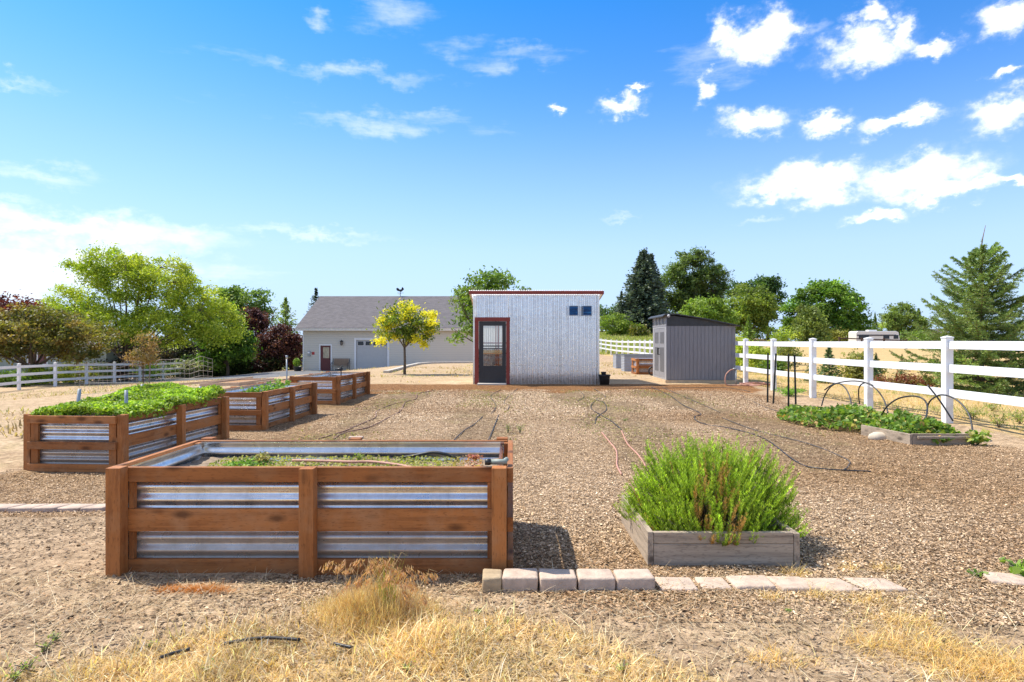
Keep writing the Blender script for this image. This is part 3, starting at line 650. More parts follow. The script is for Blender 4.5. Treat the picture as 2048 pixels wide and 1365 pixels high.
# potato plants in the third bed
def leafy_plant(name, label, cat, base, h, r, nl, ls, cols, group=None, stems=6, up=.5, asp=.6):
    t = empty(name, label, cat, base, 0, group)
    mb = MB(); P = []
    for k in range(stems):
        az = 2 * math.pi * k / stems + random.uniform(-.4, .4); rr = r * random.uniform(.3, .9); hh = h * random.uniform(.6, 1)
        tip = Vector((math.cos(az) * rr, math.sin(az) * rr, hh)); mid = Vector((tip.x * .35, tip.y * .35, hh * .6))
        mb.tube([(0, 0, -.02), mid, tip], [.004 + h * .006, .003 + h * .004, .002], 5)
        q = rng.uniform(.25, 1.05, nl // stems)[:, None]
        pt = np.where(q < .5, np.array(mid)[None] * q * 2, np.array(mid)[None] * (2 - 2 * q) + np.array(tip)[None] * (2 * q - 1))
        P.append(pt + rng.normal(0, 1, pt.shape) * np.array([r * .22, r * .22, h * .09]))
    P = np.concatenate(P); P[:, 2] = np.maximum(P[:, 2], .004)
    leaves('foliage', P, rng.uniform(.6, 1.3, len(P)) * ls, pal(len(P), cols, .16), M['leaf'], t, up=up, asp=asp)
    mb.build('stem', M['bark_grey'], t, smooth=True)
    return t
GR = [(.16, .30, .04), (.24, .38, .06), (.10, .21, .03)]
for k, (lx, ly, h) in enumerate(((-.55, .12, .26), (-.1, .02, .28), (.4, .1, .30))):
    leafy_plant('potato_plant', ('low potato plant nearest the front of the second left bed', 'potato plant in the middle of the second left bed', 'tallest potato plant at the back of the second left bed')[k],
                'plant', local(c3, a3, lx, ly - .25, .47), h, .26, 260, .07, GR, 'potato plants in the raised bed')
# near bed contents
def nb_(px, py, z=.53):
    Y = (HC - z) * F / (py - YH); return Vector(((px - 1024) / F * Y, Y, z))
t = leafy_plant('seeded_herb', 'upright yellow green herb going to seed in the near raised bed', 'plant', nb_(524, 932), .10, .075, 420, .022, [(.42, .36, .12), (.34, .36, .09), (.48, .38, .18)], stems=14)
leafy_plant('low_herb', 'low bright green herb beside the seeding herb', 'plant', nb_(500, 934), .045, .16, 420, .03, GR, stems=10)
leafy_plant('volunteer_seedling', 'small lone green seedling standing mid bed', 'plant', nb_(718, 924), .075, .035, 60, .028, [(.25, .33, .06), (.33, .38, .1)], stems=4)
leafy_plant('pink_sedum', 'pinkish red sedum in the right back corner of the near bed', 'plant', nb_(950, 921), .05, .07, 300, .016, [(.50, .16, .14), (.55, .25, .18), (.40, .15, .1)], stems=12)
n = 5200; x = rng.uniform(-2.2, -.2, n); y = rng.uniform(4.05, 4.85, n); k = (vnoise(x, y, 2.3, 14) + .35 * ss(-1.6, -.5, x)) > .55; x, y = x[k], y[k]; n = len(x)
far = ss(-.5, -.3, x)[:, None]
leaves('bed_groundcover', np.stack([x, y, np.full(n, .545) + rng.uniform(-.005, .02, n)], 1), rng.uniform(.014, .03, n), pal(n, [(.33, .35, .06), (.42, .38, .1), (.22, .28, .05)], .15) * (1 - far) + far * pal(n, [(.45, .2, .14), (.42, .3, .12)], .2), M['leaf'], up=.8)
tag(bpy.data.objects['bed_groundcover'], 'yellow green creeping weeds over the near bed soil', 'weeds', kind='stuff')
def hose(name, label, cat, pts, r, mat, group=None, z=None, sub=6, seg=7):
    pts = [Vector(p) for p in pts]; out = []
    for i in range(len(pts) - 1):
        p0, p1, p2, p3 = pts[max(i - 1, 0)], pts[i], pts[i + 1], pts[min(i + 2, len(pts) - 1)]
        for k in range(sub):
            t = k / sub; q = .5 * ((2 * p1) + (p2 - p0) * t + (2 * p0 - 5 * p1 + 4 * p2 - p3) * t * t + (3 * p1 - p0 - 3 * p2 + p3) * t ** 3); out.append(q)
    out.append(pts[-1])
    o = MB().tube(out, r, seg).build(name, mat, smooth=True)
    return tag(o, label, cat, group)
hose('soaker_hose', 'tan soaker hose lying across the near bed soil', 'hose', [nb_(585, 921, .56), nb_(640, 922, .565), nb_(700, 924, .565), nb_(745, 924, .565), nb_(790, 929, .56), nb_(822, 935, .55), nb_(850, 942, .54)], .011, M['pink_hose'])
hose('black_hose', 'black hose arching up against the back panel of the near bed', 'hose', [nb_(800, 916, .54), nb_(830, 911, .56), nb_(862, 905, .585), nb_(885, 907, .58), nb_(905, 913, .555), nb_(918, 920, .53)], .012, M['black_pipe'])
# hose nozzle lying on the near bed's corner
noz = empty('hose_nozzle', 'grey green hose nozzle lying on the near bed right corner', 'nozzle', (-.085, 3.93, .672))
MB().tube([(-.05, -.0, .018), (.03, .0, .018), (.055, 0, .018)], [.016, .018, .013], 12).build('barrel', pmat('sage_plastic', (.24, .28, .24), .5), noz, smooth=True)
MB().tube([(-.085, 0, .018), (-.05, 0, .018)], [.02, .021], 12).build('nozzle_tip', M['black_plastic'], noz, smooth=True)
MB().tube([(.035, 0, .02), (.05, .03, .028), (.05, .085, .02)], [.014, .015, .013], 10).build('grip', bpy.data.materials['sage_plastic'], noz, smooth=True)
# tap and stake at the back beds
def pipe_tap(base, h, label):
    t = empty('standpipe_tap', label, 'tap', base)
    MB().tube([(0, 0, 0), (0, 0, h)], .016, 10).build('riser_pipe', M['dark_metal'], t, smooth=True)
    MB().tube([(-.16, 0, h), (-.03, 0, h), (.05, 0, h)], [.02, .03, .02], 10).build('tap_body', M['dark_metal'], t, smooth=True)
    MB().tube([(0, 0, h), (.02, 0, h + .08), (.06, 0, h + .1)], .013, 8).build('tap_handle', M['dark_metal'], t, smooth=True)
pipe_tap(local(c4, a4, .9, .1, .47), .28, 'black tap on a riser standing in the farthest raised bed')
st = empty('metal_stake', 'slim grey metal stake standing alone by the farthest raised beds', 'stake', (-6.45, 17.9, G(-6.45, 17.9)))
MB().tube([(0, 0, -.2), (0, 0, .98)], .022, 8).build('shaft', M['grey_post'], st, smooth=True)
MB().tube([(0, 0, .96), (0, 0, 1.06)], [.03, .034], 10).build('cap', M['grey_post'], st, smooth=True)
# stakes and wire mesh in the greens bed
def stake(lx, ly, h, lean, label):
    p = local(c2, a2, lx, ly, .5); o = MB().tube([(0, 0, 0), (lean * h, 0, h)], .021, 8).build('garden_stake', M['grey_post'], loc=p, smooth=True)
    tag(o, label, 'stake', 'galvanised stakes in the greens bed')
stake(-.62, .44, .43, .1, 'leaning grey stake at the left rear edge of the greens bed')
stake(-.66, -.26, .42, 0, 'upright grey stake at the near right edge of the greens bed')
stake(.55, .36, .41, .03, 'grey stake at the back left of the greens bed')
stake(1.0, -.28, .35, 0, 'short grey stake at the back right corner of the greens bed')
mb = MB()
p0, p1 = local(c2, a2, -.62, .44, 0), local(c2, a2, .6, .40, 0)
for k in range(14):
    q = p0.lerp(p1, k / 13); mb.tube([q + Vector((0, 0, .6)), q + Vector((0, 0, .84))], .0014, 4)
for z in (.7, .77, .84): mb.tube([p0 + Vector((0, 0, z)), p1 + Vector((0, 0, z))], .0014, 4)
tag(mb.build('wire_mesh', M['grey_post']), 'thin wire mesh strung between the greens bed stakes', 'wire mesh')

# ---------------------------------------------------------------- rosemary box
rb = empty('planter_box', 'low square weathered grey board box holding the rosemary', 'planter', (1.37, 4.53, 0))
bw, bd, bh = .985, .97, .21
MB().box(-bw / 2 + .04, bw / 2 - .04, -bd / 2, -bd / 2 + .038, -.04, bh - .075).build('board', M['grey_x'], rb, bevel=.004)
MB().box(-bw / 2 + .04, bw / 2 - .04, -bd / 2 + .001, -bd / 2 + .039, bh - .073, bh).build('board', M['grey_x'], rb, bevel=.004)
MB().box(-bw / 2, -bw / 2 + .038, -bd / 2 - .004, bd / 2, -.04, bh + .006).build('board', M['grey_y'], rb, bevel=.005)
MB().box(bw / 2 - .038, bw / 2, -bd / 2 - .004, bd / 2, -.04, bh - .004).build('board', M['grey_y'], rb, bevel=.005)
MB().box(-bw / 2 + .04, bw / 2 - .04, bd / 2 - .038, bd / 2, -.04, bh).build('board', M['grey_x'], rb, bevel=.004)
MB().box(-bw / 2 + .038, bw / 2 - .038, -bd / 2 + .039, bd / 2 - .038, -.02, .12).build('soil', M['soil'], rb)
ro = empty('rosemary_bush', 'big bushy upright rosemary filling the grey planter box', 'bush', (1.45, 4.52, .1))
P, S, Dr, C = [], [], [], []; mb = MB()
NS = 2100
for k in range(NS):
    a_ = random.uniform(0, 2 * math.pi); ph = math.acos(random.uniform(-.05, 1)); q = random.uniform(.45, 1) ** .5
    lump = 1 + .10 * math.sin(3 * a_ + 1) * math.sin(2 * ph) + .07 * math.sin(7 * a_ + 4 * ph)
    d_ = Vector((math.sin(ph) * math.cos(a_), math.sin(ph) * math.sin(a_), math.cos(ph)))
    tip = Vector((d_.x * .67, d_.y * .57, .11 + d_.z * .55)) * q * lump
    tip.x -= .02
    ax = (Vector((d_.x * .75, d_.y * .7, 1.0)) + Vector((random.gauss(0, .14), random.gauss(0, .14), 0))).normalized()
    H = random.uniform(.12, .24); st0 = tip - ax * H; m1 = tip - ax * H * .5
    st0.z = max(st0.z, .02); m1.z = max(m1.z, .04)
    if k % 6 == 0: mb.tube([(st0.x * .25, st0.y * .25, .0), st0 * .8, m1], [.006, .004, .002], 4)
    dead = (abs(tip.x + .0) < .07 and tip.y < -.1 and random.random() < .3) or (abs(tip.x + .2) < .05 and tip.y < -.25 and random.random() < .4) or random.random() < .012
    nn_ = 64; t_ = rng.uniform(.0, 1, nn_)[:, None]
    pt = np.where(t_ < .5, np.array(st0) * (1 - 2 * t_) + np.array(m1) * 2 * t_, np.array(m1) * (2 - 2 * t_) + np.array(tip) * (2 * t_ - 1))
    az_ = rng.uniform(0, 2 * np.pi, nn_); dd = np.stack([np.cos(az_) * .75, np.sin(az_) * .75, np.full(nn_, .75)], 1); dd = unit(dd + np.array(ax) * .35)
    ln = rng.uniform(.022, .036, nn_) * (1.1 - .5 * t_[:, 0])
    P.append(pt + dd * ln[:, None] * .5); S.append(ln); Dr.append(dd)
    base = pal(nn_, [(.40, .22, .07), (.50, .30, .10)], .15) if dead else pal(nn_, [(.23, .35, .025), (.35, .48, .04), (.46, .57, .055), (.15, .25, .022)], .12) * math.exp(random.gauss(0, .28)) * (.50 + .75 * t_)  # paler new growth at tips; shade within the bush also painted into the bases
    C.append(base)
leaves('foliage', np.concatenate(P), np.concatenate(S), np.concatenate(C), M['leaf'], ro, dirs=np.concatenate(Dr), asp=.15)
mb.build('stem', M['bark_grey'], ro, smooth=True)

# ---------------------------------------------------------------- pavers
def paver(name_label, x, y, w, d, h, z, rz, mat, group, sk=0):
    mb = MB(); c = .018
    mb.box(-w / 2, w / 2, -d / 2, d / 2, -.06, h)
    for i, v_ in enumerate(mb.v):
        mb.v[i] = (v_[0] + random.uniform(-.006, .006) + sk * v_[1], v_[1] + random.uniform(-.006, .006), v_[2] + random.uniform(-.004, .004))
    o = mb.build('paver', mat, loc=(x, y, z), bevel=0); o.rotation_euler = (0, 0, rz)
    m = o.modifiers.new('Rounding', 'BEVEL'); m.width = .013; m.segments = 3; o.data.polygons.foreach_set('use_smooth', [True] * 6)
    return tag(o, name_label, 'paver', group)
xs = [(963, 1003), (1004, 1077), (1079, 1155), (1157, 1232), (1233, 1310)]
lb = ['half width tan paver touching the near raised bed post', 'thick paver beside the half width one, lit along its front edge', 'thick paver crossed by the raised bed shadow', 'sunlit thick paver just left of the last raised one', 'thick raised paver ending the high run, below the rosemary box corner']
for i, (a_, b_) in enumerate(xs):
    Y = 3.60; w = (b_ - a_ - 2) / F * Y
    paver(lb[i], ((a_ + b_) / 2 - 1024) / F * Y, Y + .075 + (.01 if i == 1 else 0), w, .155, .085, 0, random.uniform(-.02, .02), M['paver_b'] if i == 0 else M['paver'], 'raised edging pavers')
xs = [(1312, 1391, 1171), (1394, 1456, 1170), (1458, 1543, 1171), (1546, 1622, 1173), (1620, 1704, 1173), (1706, 1792, 1171)]
lb = ['flat sunken paver right after the raised run', 'narrow flat paver below the middle of the rosemary box', 'flat paver with a visible front edge below the rosemary box', 'flat skewed paver with dry grass on its right end', 'flat paver between two golden grass tufts', 'flat paver ending the row, half buried in dirt']
for i, (a_, b_, yc) in enumerate(xs):
    p = gp((a_ + b_) / 2, yc); w = (b_ - a_ - 3) / F * p.y
    paver(lb[i], p.x, p.y, w, .185, .018 + (.012 if i in (2, 3) else 0), p.z, random.uniform(-.06, .06), M['paver'], 'flat edging pavers', sk=(-.25 if i > 2 else 0))
p = gp(2012, 1161); paver('lone flat paver at the right edge under a green weed', p.x, p.y, .21, .17, .02, p.z, -.3, M['paver'], 'flat edging pavers')
lb = ['leftmost paver of the left row, cut by the frame edge', 'long pale paver second along the left row', 'pale paver in the middle of the left row', 'pale paver next to the last of the left row', 'pale paver at the near bed left post']
for i, (a_, b_) in enumerate(((-26, 34), (35, 82), (84, 128), (129, 176), (178, 222))):
    p = gp((a_ + b_) / 2, 1021); w = (b_ - a_) / F * p.y
    paver(lb[i], p.x, p.y, w, .15, .045, p.z, .06, M['paver'], 'edging pavers left of the near bed', sk=.5)

# ---------------------------------------------------------------- drip lines
dl = [([(637, 879), (688, 863.5), (712, 853), (750, 836), (753, 824), (777, 812), (804, 805)], 'brown_hose', 'brownish drip line curling past the second raised bed'),
      ([(668, 879), (688, 867), (739, 855), (773.5, 838), (801, 822.5), (811, 805), (831.6, 798.6), (837, 788), (869, 781.5)], 'brown_hose', 'brownish drip line running on to the orange mulch, right of its twin'),
      ([(906, 884), (927, 863.5), (948, 850), (965, 834.5)], 'black_pipe', 'black drip line starting behind the near bed, left of the pair'),
      ([(976, 884), (989, 853), (997, 831)], 'black_pipe', 'short straight black drip line behind the near bed right end'),
      ([(982, 829), (992, 812), (982, 792), (1002.5, 780)], 'dusty_pipe', 'bent dusty drip line in the row before the glazed door'),
      ([(1014.5, 822.5), (1018, 812), (1009, 802), (1035, 778)], 'black_pipe', 'kinked black drip line right of the door step'),
      ([(1155, 803), (1168, 793), (1157, 780)], 'dusty_pipe', 'short kinked drip line near the middle of the metal wall'),
      ([(1187.5, 778), (1211, 794), (1193, 800), (1181.6, 816), (1202, 831), (1225.6, 845.5), (1243, 861)], 'black_pipe', 'black zigzag drip line leading to the pink hose'),
      ([(1190, 850), (1193, 837), (1202, 829), (1213, 820), (1208, 806), (1195, 802)], 'black_pipe', 'looped black drip line crossing the zigzag one'),
      ([(1243, 863), (1255, 889), (1272.5, 907), (1284, 921.7), (1292, 936)], 'pink_hose', 'faded pink hose disappearing behind the rosemary'),
      ([(1203.6, 866), (1218, 884), (1231.5, 901), (1234, 916), (1234, 933), (1243, 951)], 'pink_hose', 'faded pink hose ending left of the planter box'),
      ([(1303, 775), (1340, 792), (1363, 809), (1401, 828), (1390, 834), (1392.6, 842.5), (1416, 851), (1457, 857), (1513, 872), (1542, 886.5), (1594, 926), (1640, 939), (1742, 945)], 'black_pipe', 'long black drip line running from the grey shed to behind the rosemary'),
      ([(1325, 775), (1370, 795), (1410, 812), (1440, 826)], 'dusty_pipe', 'dusty drip line in the row nearest the grey shed'),
      ([(1445, 837), (1512, 862), (1614, 888), (1691, 919), (1697, 933), (1688, 941)], 'dusty_pipe', 'dusty drip line curving back at its near end by the open mulch'),
      ([(1190, 776.5), (1280, 777), (1390, 776), (1452, 776), (1500, 784)], 'dusty_pipe', 'thin supply line along the back edge in front of the shed'),
      ([(1480, 790), (1530, 815), (1580, 829), (1600, 829)], 'dusty_pipe', 'thin drip line ending at the strawberry plants')]
for pts, mk, lab in dl:
    hose('drip_line', lab, 'hose', [gp(*p) + Vector((0, 0, .012)) for p in pts], .010 if 'hose' in mk else .0075, M[mk], 'drip lines on the mulch')
for pts, lab in (([(448, 1300), (500, 1291), (540, 1288), (600, 1292)], 'black poly pipe poking through the dry grass below the bed'), ([(318, 1330), (345, 1320), (380, 1311)], 'short black pipe stub lower left in the grass'), ([(668, 1300), (705, 1308)], 'small black pipe stub below the tall grass clump')):
    hose('buried_pipe', lab, 'pipe', [gp(*p) + Vector((0, 0, .03)) for p in pts], .008, M['black_pipe'], 'pipe ends in the dry grass')

# ---------------------------------------------------------------- tall cheatgrass clump
cg = empty('dry_grass_clump', 'tall dry grass clump with drooping seed heads before the near bed', 'grass clump', gp(745, 1235))
o0 = Vector(cg.location)
x = rng.normal(0, .165, 9000); y = rng.normal(0, .10, 9000)
r_ = np.hypot(x / .3, y / .2)
blades('foliage', np.stack([x, y, np.zeros(9000)], 1), (.05 + .16 * np.exp(-r_ ** 2)) * rng.uniform(.5, 1.2, 9000), rng.uniform(.05, 1.2, 9000), rng.uniform(.0015, .003, 9000), pal(9000, STRAW, .28), M['straw'], cg)
mb = MB(); HP, HD = [], []
for k in range(52):
    bx, by = random.gauss(.0, .12), random.gauss(.0, .06); h = random.uniform(.16, .36) * (1 - abs(bx) * .9); l = random.uniform(-.45, .35)
    tip = Vector((bx + l * h, by + random.uniform(-.1, .1) * h, h)); mid = Vector((bx + l * h * .3, by, h * .62))
    end = tip + Vector((math.copysign(.04, l) * random.uniform(.6, 1.3), 0, -.035 * random.uniform(.3, 1.4)))
    mb.tube([(bx, by, 0), mid, tip, end], [.0014, .0012, .0009, .0006], 4)
    if k % 3 != 2:
        m = 44; tt = rng.uniform(.0, 1.3, m)[:, None]; HP.append(np.array(tip)[None] + (np.array(end - tip)[None]) * tt + np.stack([rng.normal(0, .010, m), rng.normal(0, .010, m), -rng.uniform(0, .03, m)], 1))
        HD.append(np.stack([rng.normal(0, .4, m) + math.copysign(.4, l), rng.normal(0, .4, m), -np.ones(m)], 1))
mb.build('stem', pmat('straw_stem', (.60, .44, .2), .7), cg)
HP = np.concatenate(HP); leaves('seed_heads', HP, rng.uniform(.016, .034, len(HP)), pal(len(HP), [(.58, .32, .17), (.66, .44, .26), (.5, .27, .13)], .15), M['straw'], cg, dirs=np.concatenate(HD), asp=.22)
x = rng.normal(.075, .022, 46); blades('green_blades', np.stack([x, rng.normal(-.01, .02, 46), np.full(46, .02)], 1), rng.uniform(.2, .40, 46), rng.uniform(.0, .2, 46), .005, pal(46, [(.34, .36, .07), (.55, .45, .14), (.26, .31, .05)], .12), M['straw'], cg, curl=.3)
# small green weeds in the foreground
wl = [(1012, 1248, .03, 'tiny green weed right of the tall grass clump', .05), (975, 1265, .03, 'spreading green weed nearer than the tiny one', .06), (955, 1226, .02, 'pale green weed close under the bed right end', .045),
      (90, 1305, .05, 'thin green weed at the lower left dirt edge', .07), (55, 1345, .06, 'green weed in the lower left corner', .09), (30, 1362, .05, 'green weed cut by the bottom left frame edge', .08), (300, 1296, .035, 'bright weed in the dry grass left of the black pipe', .06), (415, 1345, .04, 'bright weed below the black pipe', .06), (110, 1282, .035, 'small weed highest on the lower left dirt', .05),
      (815, 1345, .05, 'weed at the bottom edge under the clump', .06), (1245, 1345, .05, 'green grass sprig bottom centre right', .06), (1575, 1225, .02, 'small weed under the flat pavers', .035)]
for px, py, h, lab, r in wl:
    leafy_plant('weed', lab, 'weed', gp(px, py), h, r * .6, 46, .016, [(.26, .36, .06), (.36, .42, .10), (.2, .29, .05)], 'small green weeds in the foreground', stems=5, asp=.45)
leafy_plant('broadleaf_weed', 'broad leaved green weed on the lone right paver', 'weed', gp(2038, 1152) + Vector((0, 0, .02)), .07, .11, 40, .07, [(.30, .42, .08), (.22, .36, .05)], stems=6, asp=.7)
leafy_plant('bindweed_sprig', 'dark green sprig left of the lone right paver', 'weed', gp(1955, 1153), .03, .06, 30, .03, [(.12, .22, .04), (.2, .3, .06)], stems=4)
for px, py, lab in ((1016, 866, 'wispy tall weed behind the near bed right corner'), (1250, 842, 'small bright weed in the middle row'), (1040, 867, 'wispy short weed right of the tall wispy one')):
    leafy_plant('row_weed', lab, 'weed', gp(px, py), .16 if px < 1100 else .05, .09, 60, .03, [(.28, .33, .09), (.36, .36, .14)], 'weeds on the mulch', stems=6, asp=.4)
# fire-orange dead moss under the bed
x = np.concatenate([rng.normal(gp(400, 1178).x, .07, 700), rng.normal(gp(340, 1180).x, .04, 300), rng.normal(gp(430, 1185).x, .05, 200)]); y = rng.normal(gp(400, 1180).y, .022, 1200)
blades('orange_grass_mat', np.stack([x, y, gz(x, y)], 1), rng.uniform(.03, .08, 1200), rng.uniform(.9, 1.5, 1200), .002, pal(1200, [(.55, .20, .03), (.66, .30, .06), (.42, .16, .03)], .15), M['straw'])
tag(bpy.data.objects['orange_grass_mat'], 'rusty orange dead grass mat below the near bed', 'grass', kind='stuff')
# ---------------------------------------------------------------- corrugated greenhouse
GY0 = 21.0
gx0, gx1 = (947 - 1024) / F * GY0, (1198 - 1024) / F * GY0
gzb = .0; gtop = HC + (682 - 590) / F * GY0; gd = 3.2
gh = empty('corrugated_shed', 'silver corrugated metal garden shed with dark red trim', 'shed', ((gx0 + gx1) / 2, GY0, gzb))
hw = (gx1 - gx0) / 2; bx = (gx0 + gx1) / 2
lx = lambda px: (px - 1024) / F * GY0 - bx
lz = lambda py: HC - (py - 682) / F * GY0 - gzb
dl0, dl1 = lx(949.5), lx(1018.5); dtop = lz(640)
H = gtop - gzb
mb = MB()
mb.corr((dl1, 0, -.05), (1, 0, 0), (0, 0, 1), (0, -1, 0), hw - dl1 - .02, H + .05, .125, .027, 14)
mb.corr((-hw + .10, 0, dtop), (1, 0, 0), (0, 0, 1), (0, -1, 0), dl1 + hw - .10, H - dtop, .125, .027, 14)
mb.corr((-hw, gd, -.05), (0, -1, 0), (0, 0, 1), (-1, 0, 0), gd - .03, H - .3, .0695, .009, 6)
mb.corr((hw, .03, -.05), (0, 1, 0), (0, 0, 1), (1, 0, 0), gd - .03, H - .3, .0695, .009, 6)
mb.corr((-hw, gd, -.05), (1, 0, 0), (0, 0, 1), (0, 1, 0), 2 * hw, 1.2, .0695, .009, 6)
mb.build('metal_wall', M['galv_wall'], gh, smooth=True)
mb = MB(); mb.box(-hw - .012, -hw + .11, -.031, .03, -.05, H - .02); mb.box(hw - .03, hw + .012, -.031, .03, -.05, H - .02); build_each(mb, 'corner_trim', M['galv'], gh)
# translucent roof panels, sloping to the back
pm = bpy.data.materials.new('translucent_roof_panel'); pm.use_nodes = True; nt = pm.node_tree; nt.nodes.remove(nt.nodes['Principled BSDF'])
d1 = nn(nt, 'ShaderNodeBsdfDiffuse', inp={'Color': (.8, .78, .75, 1)}); d2 = nn(nt, 'ShaderNodeBsdfTranslucent', inp={'Color': (.85, .85, .82, 1)})
m_ = nn(nt, 'ShaderNodeMixShader', inp={0: .6}); nt.links.new(d1.outputs[0], m_.inputs[1]); nt.links.new(d2.outputs[0], m_.inputs[2]); nt.links.new(m_.outputs[0], nt.nodes['Material Output'].inputs[0])
mb = MB(); slope = Vector((0, gd + .3, -.55)).normalized()
mb.corr((-hw - .14, -.19, H + .145), (1, 0, 0), slope, (0, 0, 1), 2 * hw + .28, gd + .4, .076, .014, 8); mb.build('roof', pm, gh, smooth=True)
mb = MB(); mb.corr((-hw, gd, 1.15), (1, 0, 0), (0, 0, 1), (0, 1, 0), 2 * hw, H - .5 - 1.15, .0695, .009, 6); mb.build('back_panel', pm, gh, smooth=True)
MB().box(-hw - .145, hw + .145, -.165, -.125, H + .015, H + .128).build('fascia', M['red_trim'], gh, bevel=.004)
mb = MB(); mb.box(-hw - .14, -hw - .10, -.124, gd, H - .52, H - .40)
mb = MB()
for s in (-1, 1): mb.bar((s * (hw + .11), -.12, H + .07), (s * (hw + .11), gd + .15, H - .47), .035, .12)
build_each(mb, 'rafter_trim', pmat('pale_pine', (.55, .42, .28), .7), gh)
mb = MB()   # interior framing in the same red stain, seen through the door
for x in np.linspace(-hw + .1, hw - .1, 8): mb.box(x - .02, x + .02, gd - .13, gd - .03, 0, H - .55)
mb.box(lx(992) - .01, lx(992) + .035, gd - .14, gd - .03, 0, H - .55)
for z in (.35, .95, 1.35, 2.05): mb.box(-hw + .1, hw - .1, gd - .10, gd - .06, z, z + .045)
build_each(mb, 'wall_stud', pmat('interior_red_frame', (.36, .12, .075), .6), gh)
mb = MB(); mb.box(dl0, lx(957.5), -.045, .05, 0, dtop); mb.box(lx(1012.5), dl1 + .01, -.045, .05, 0, dtop); build_each(mb, 'door_jamb', M['red_trim'], gh, bevel=.004)
MB().box(lx(949.8), lx(1020.5), -.07, .04, dtop - .04, dtop + .09).build('door_header', M['red_trim'], gh, bevel=.005)
a0, a1 = lx(958), lx(1012); g0, g1 = lx(966.8), lx(1004.3); gt, gb = lz(651.5), lz(731.5); zt = dtop - .045
dr = MB(); dr.box(a0, g0, -.03, .01, .03, zt); dr.box(g1, a1, -.03, .01, .03, zt); dr.box(g0, g1, -.03, .01, gt, zt); dr.box(g0, g1, -.03, .01, .03, gb)
dr.box(g0 + .06, g1 - .06, -.036, -.03, .18, .46); dr = dr.build('door', M['char'], gh, bevel=.003)
mb = MB(); mb.box(g0, g1, -.028, .008, lz(693.2), lz(691)); mb.box(g0, g1, -.028, .008, lz(697.6), lz(695.9)); build_each(mb, 'glazing_bar', M['char'], dr)
gl = bpy.data.materials.new('window_glass'); gl.use_nodes = True; nt = gl.node_tree; nt.nodes.remove(nt.nodes['Principled BSDF'])
t1 = nn(nt, 'ShaderNodeBsdfTransparent', inp={'Color': (.93, .95, .94, 1)}); t2 = nn(nt, 'ShaderNodeBsdfGlossy', inp={'Roughness': .02}); fr = nn(nt, 'ShaderNodeFresnel', inp={'IOR': 1.5})
m_ = nn(nt, 'ShaderNodeMixShader'); fq = math_(nt, 'ADD', math_(nt, 'MULTIPLY', fr.outputs[0], 1.4), .06); nt.links.new(fq, m_.inputs[0]); nt.links.new(t1.outputs[0], m_.inputs[1]); nt.links.new(t2.outputs[0], m_.inputs[2]); nt.links.new(m_.outputs[0], nt.nodes['Material Output'].inputs[0])
MB().box(g0, g1, -.012, -.008, gb, gt).build('pane', gl, dr)
MB().tube([(a1 - .05, -.06, .98), (a1 - .05, -.06, 1.1)], .012, 8).build('handle', M['dark_metal'], dr)
MB().box(lx(956), lx(1013), -.5, -.05, -.05, .05).build('step', M['concrete'], gh, bevel=.01)
MB().box(-hw, hw, .02, gd, -.04, .012).build('floor', pmat('shed_gravel', (.45, .38, .30), .9, 0, .2, 20), gh)
blu = newmat('blue_glass_louvre'); m_, nt, b = blu; v = coords(nt)
b.inputs['Roughness'].default_value = .12; nt.links.new(ramp(nt, [(.35, (.006, .035, .10)), (.55, (.012, .10, .27)), (.75, (.05, .28, .50))], noise(nt, coords(nt, (3, 3, 16)), 1.2, 4, .6)), b.inputs['Base Color'])
for p0_, p1_ in ((1138.5, 1155.5), (1165.5, 1182.5)):
    x0_, x1_, z0_, z1_ = lx(p0_), lx(p1_), lz(630.5), lz(612.5)
    mb = MB(); mb.box(x0_ - .012, x0_ + .008, -.062, -.004, z0_ - .012, z1_ + .012); mb.box(x1_ - .008, x1_ + .012, -.062, -.004, z0_ - .012, z1_ + .012); mb.box(x0_ + .008, x1_ - .008, -.062, -.004, z1_ - .004, z1_ + .014); mb.box(x0_ + .008, x1_ - .008, -.062, -.004, z0_ - .014, z0_ + .004)
    vent = mb.build('vent_window', pmat('vent_frame', (.25, .33, .42), .4), gh)
    mb = MB(); hgt_ = (z1_ - z0_) / 5
    for k in range(5): mb.add([(x0_ + .008, -.058, z0_ + hgt_ * k), (x1_ - .008, -.058, z0_ + hgt_ * k), (x1_ - .008, -.032, z0_ + hgt_ * (k + 1) + .01), (x0_ + .008, -.032, z0_ + hgt_ * (k + 1) + .01)], [(0, 1, 2, 3)])
    mb.build('louvre_slats', m_ if False else blu[0], vent, solid=.004)
mb = MB()
for z in (lz(636) , lz(731)):
    for k in range(26):
        x = lx(1030) + k * .139
        if x < hw - .05: mb.lathe([(0, .012), (.008, .008), (.008, 0)], (0, 0, 0), 6); 
        if x < hw - .05:
            n8 = len(mb.v) - 18
            for i in range(n8, len(mb.v)): vx, vy, vz = mb.v[i]; mb.v[i] = (vx + x, -.026 - vz, z + vy)
mb.build('screw_heads', M['galv'], gh)

# black nursery pots at the right corner
def pot(label, p, r, h, parent=None, plant=False):
    t = empty('nursery_pot', label, 'plant pot', p, 0, 'black nursery pots beside the metal shed')
    MB().lathe([(0, 0), (r * .8, 0), (r * .97, h * .88), (r * .97, h * .9)], seg=28).build('body', M['black_plastic'], t, smooth=True)
    MB().lathe([(r * .97, h * .88), (r * 1.06, h * .88), (r * 1.06, h), (r * .98, h), (r * .95, h * .75), (0, h * .75)], seg=28).build('rim', M['black_plastic'], t, smooth=True)
pp = Vector(((1209 - 1024) / F * 20.75, 20.75, G(3.1, 20.75)))
pot('large black nursery pot at the metal shed right corner', pp, .19, .33)
pot('small black nursery pot perched on the large one', pp + Vector((-.03, 0, .255)), .085, .17)

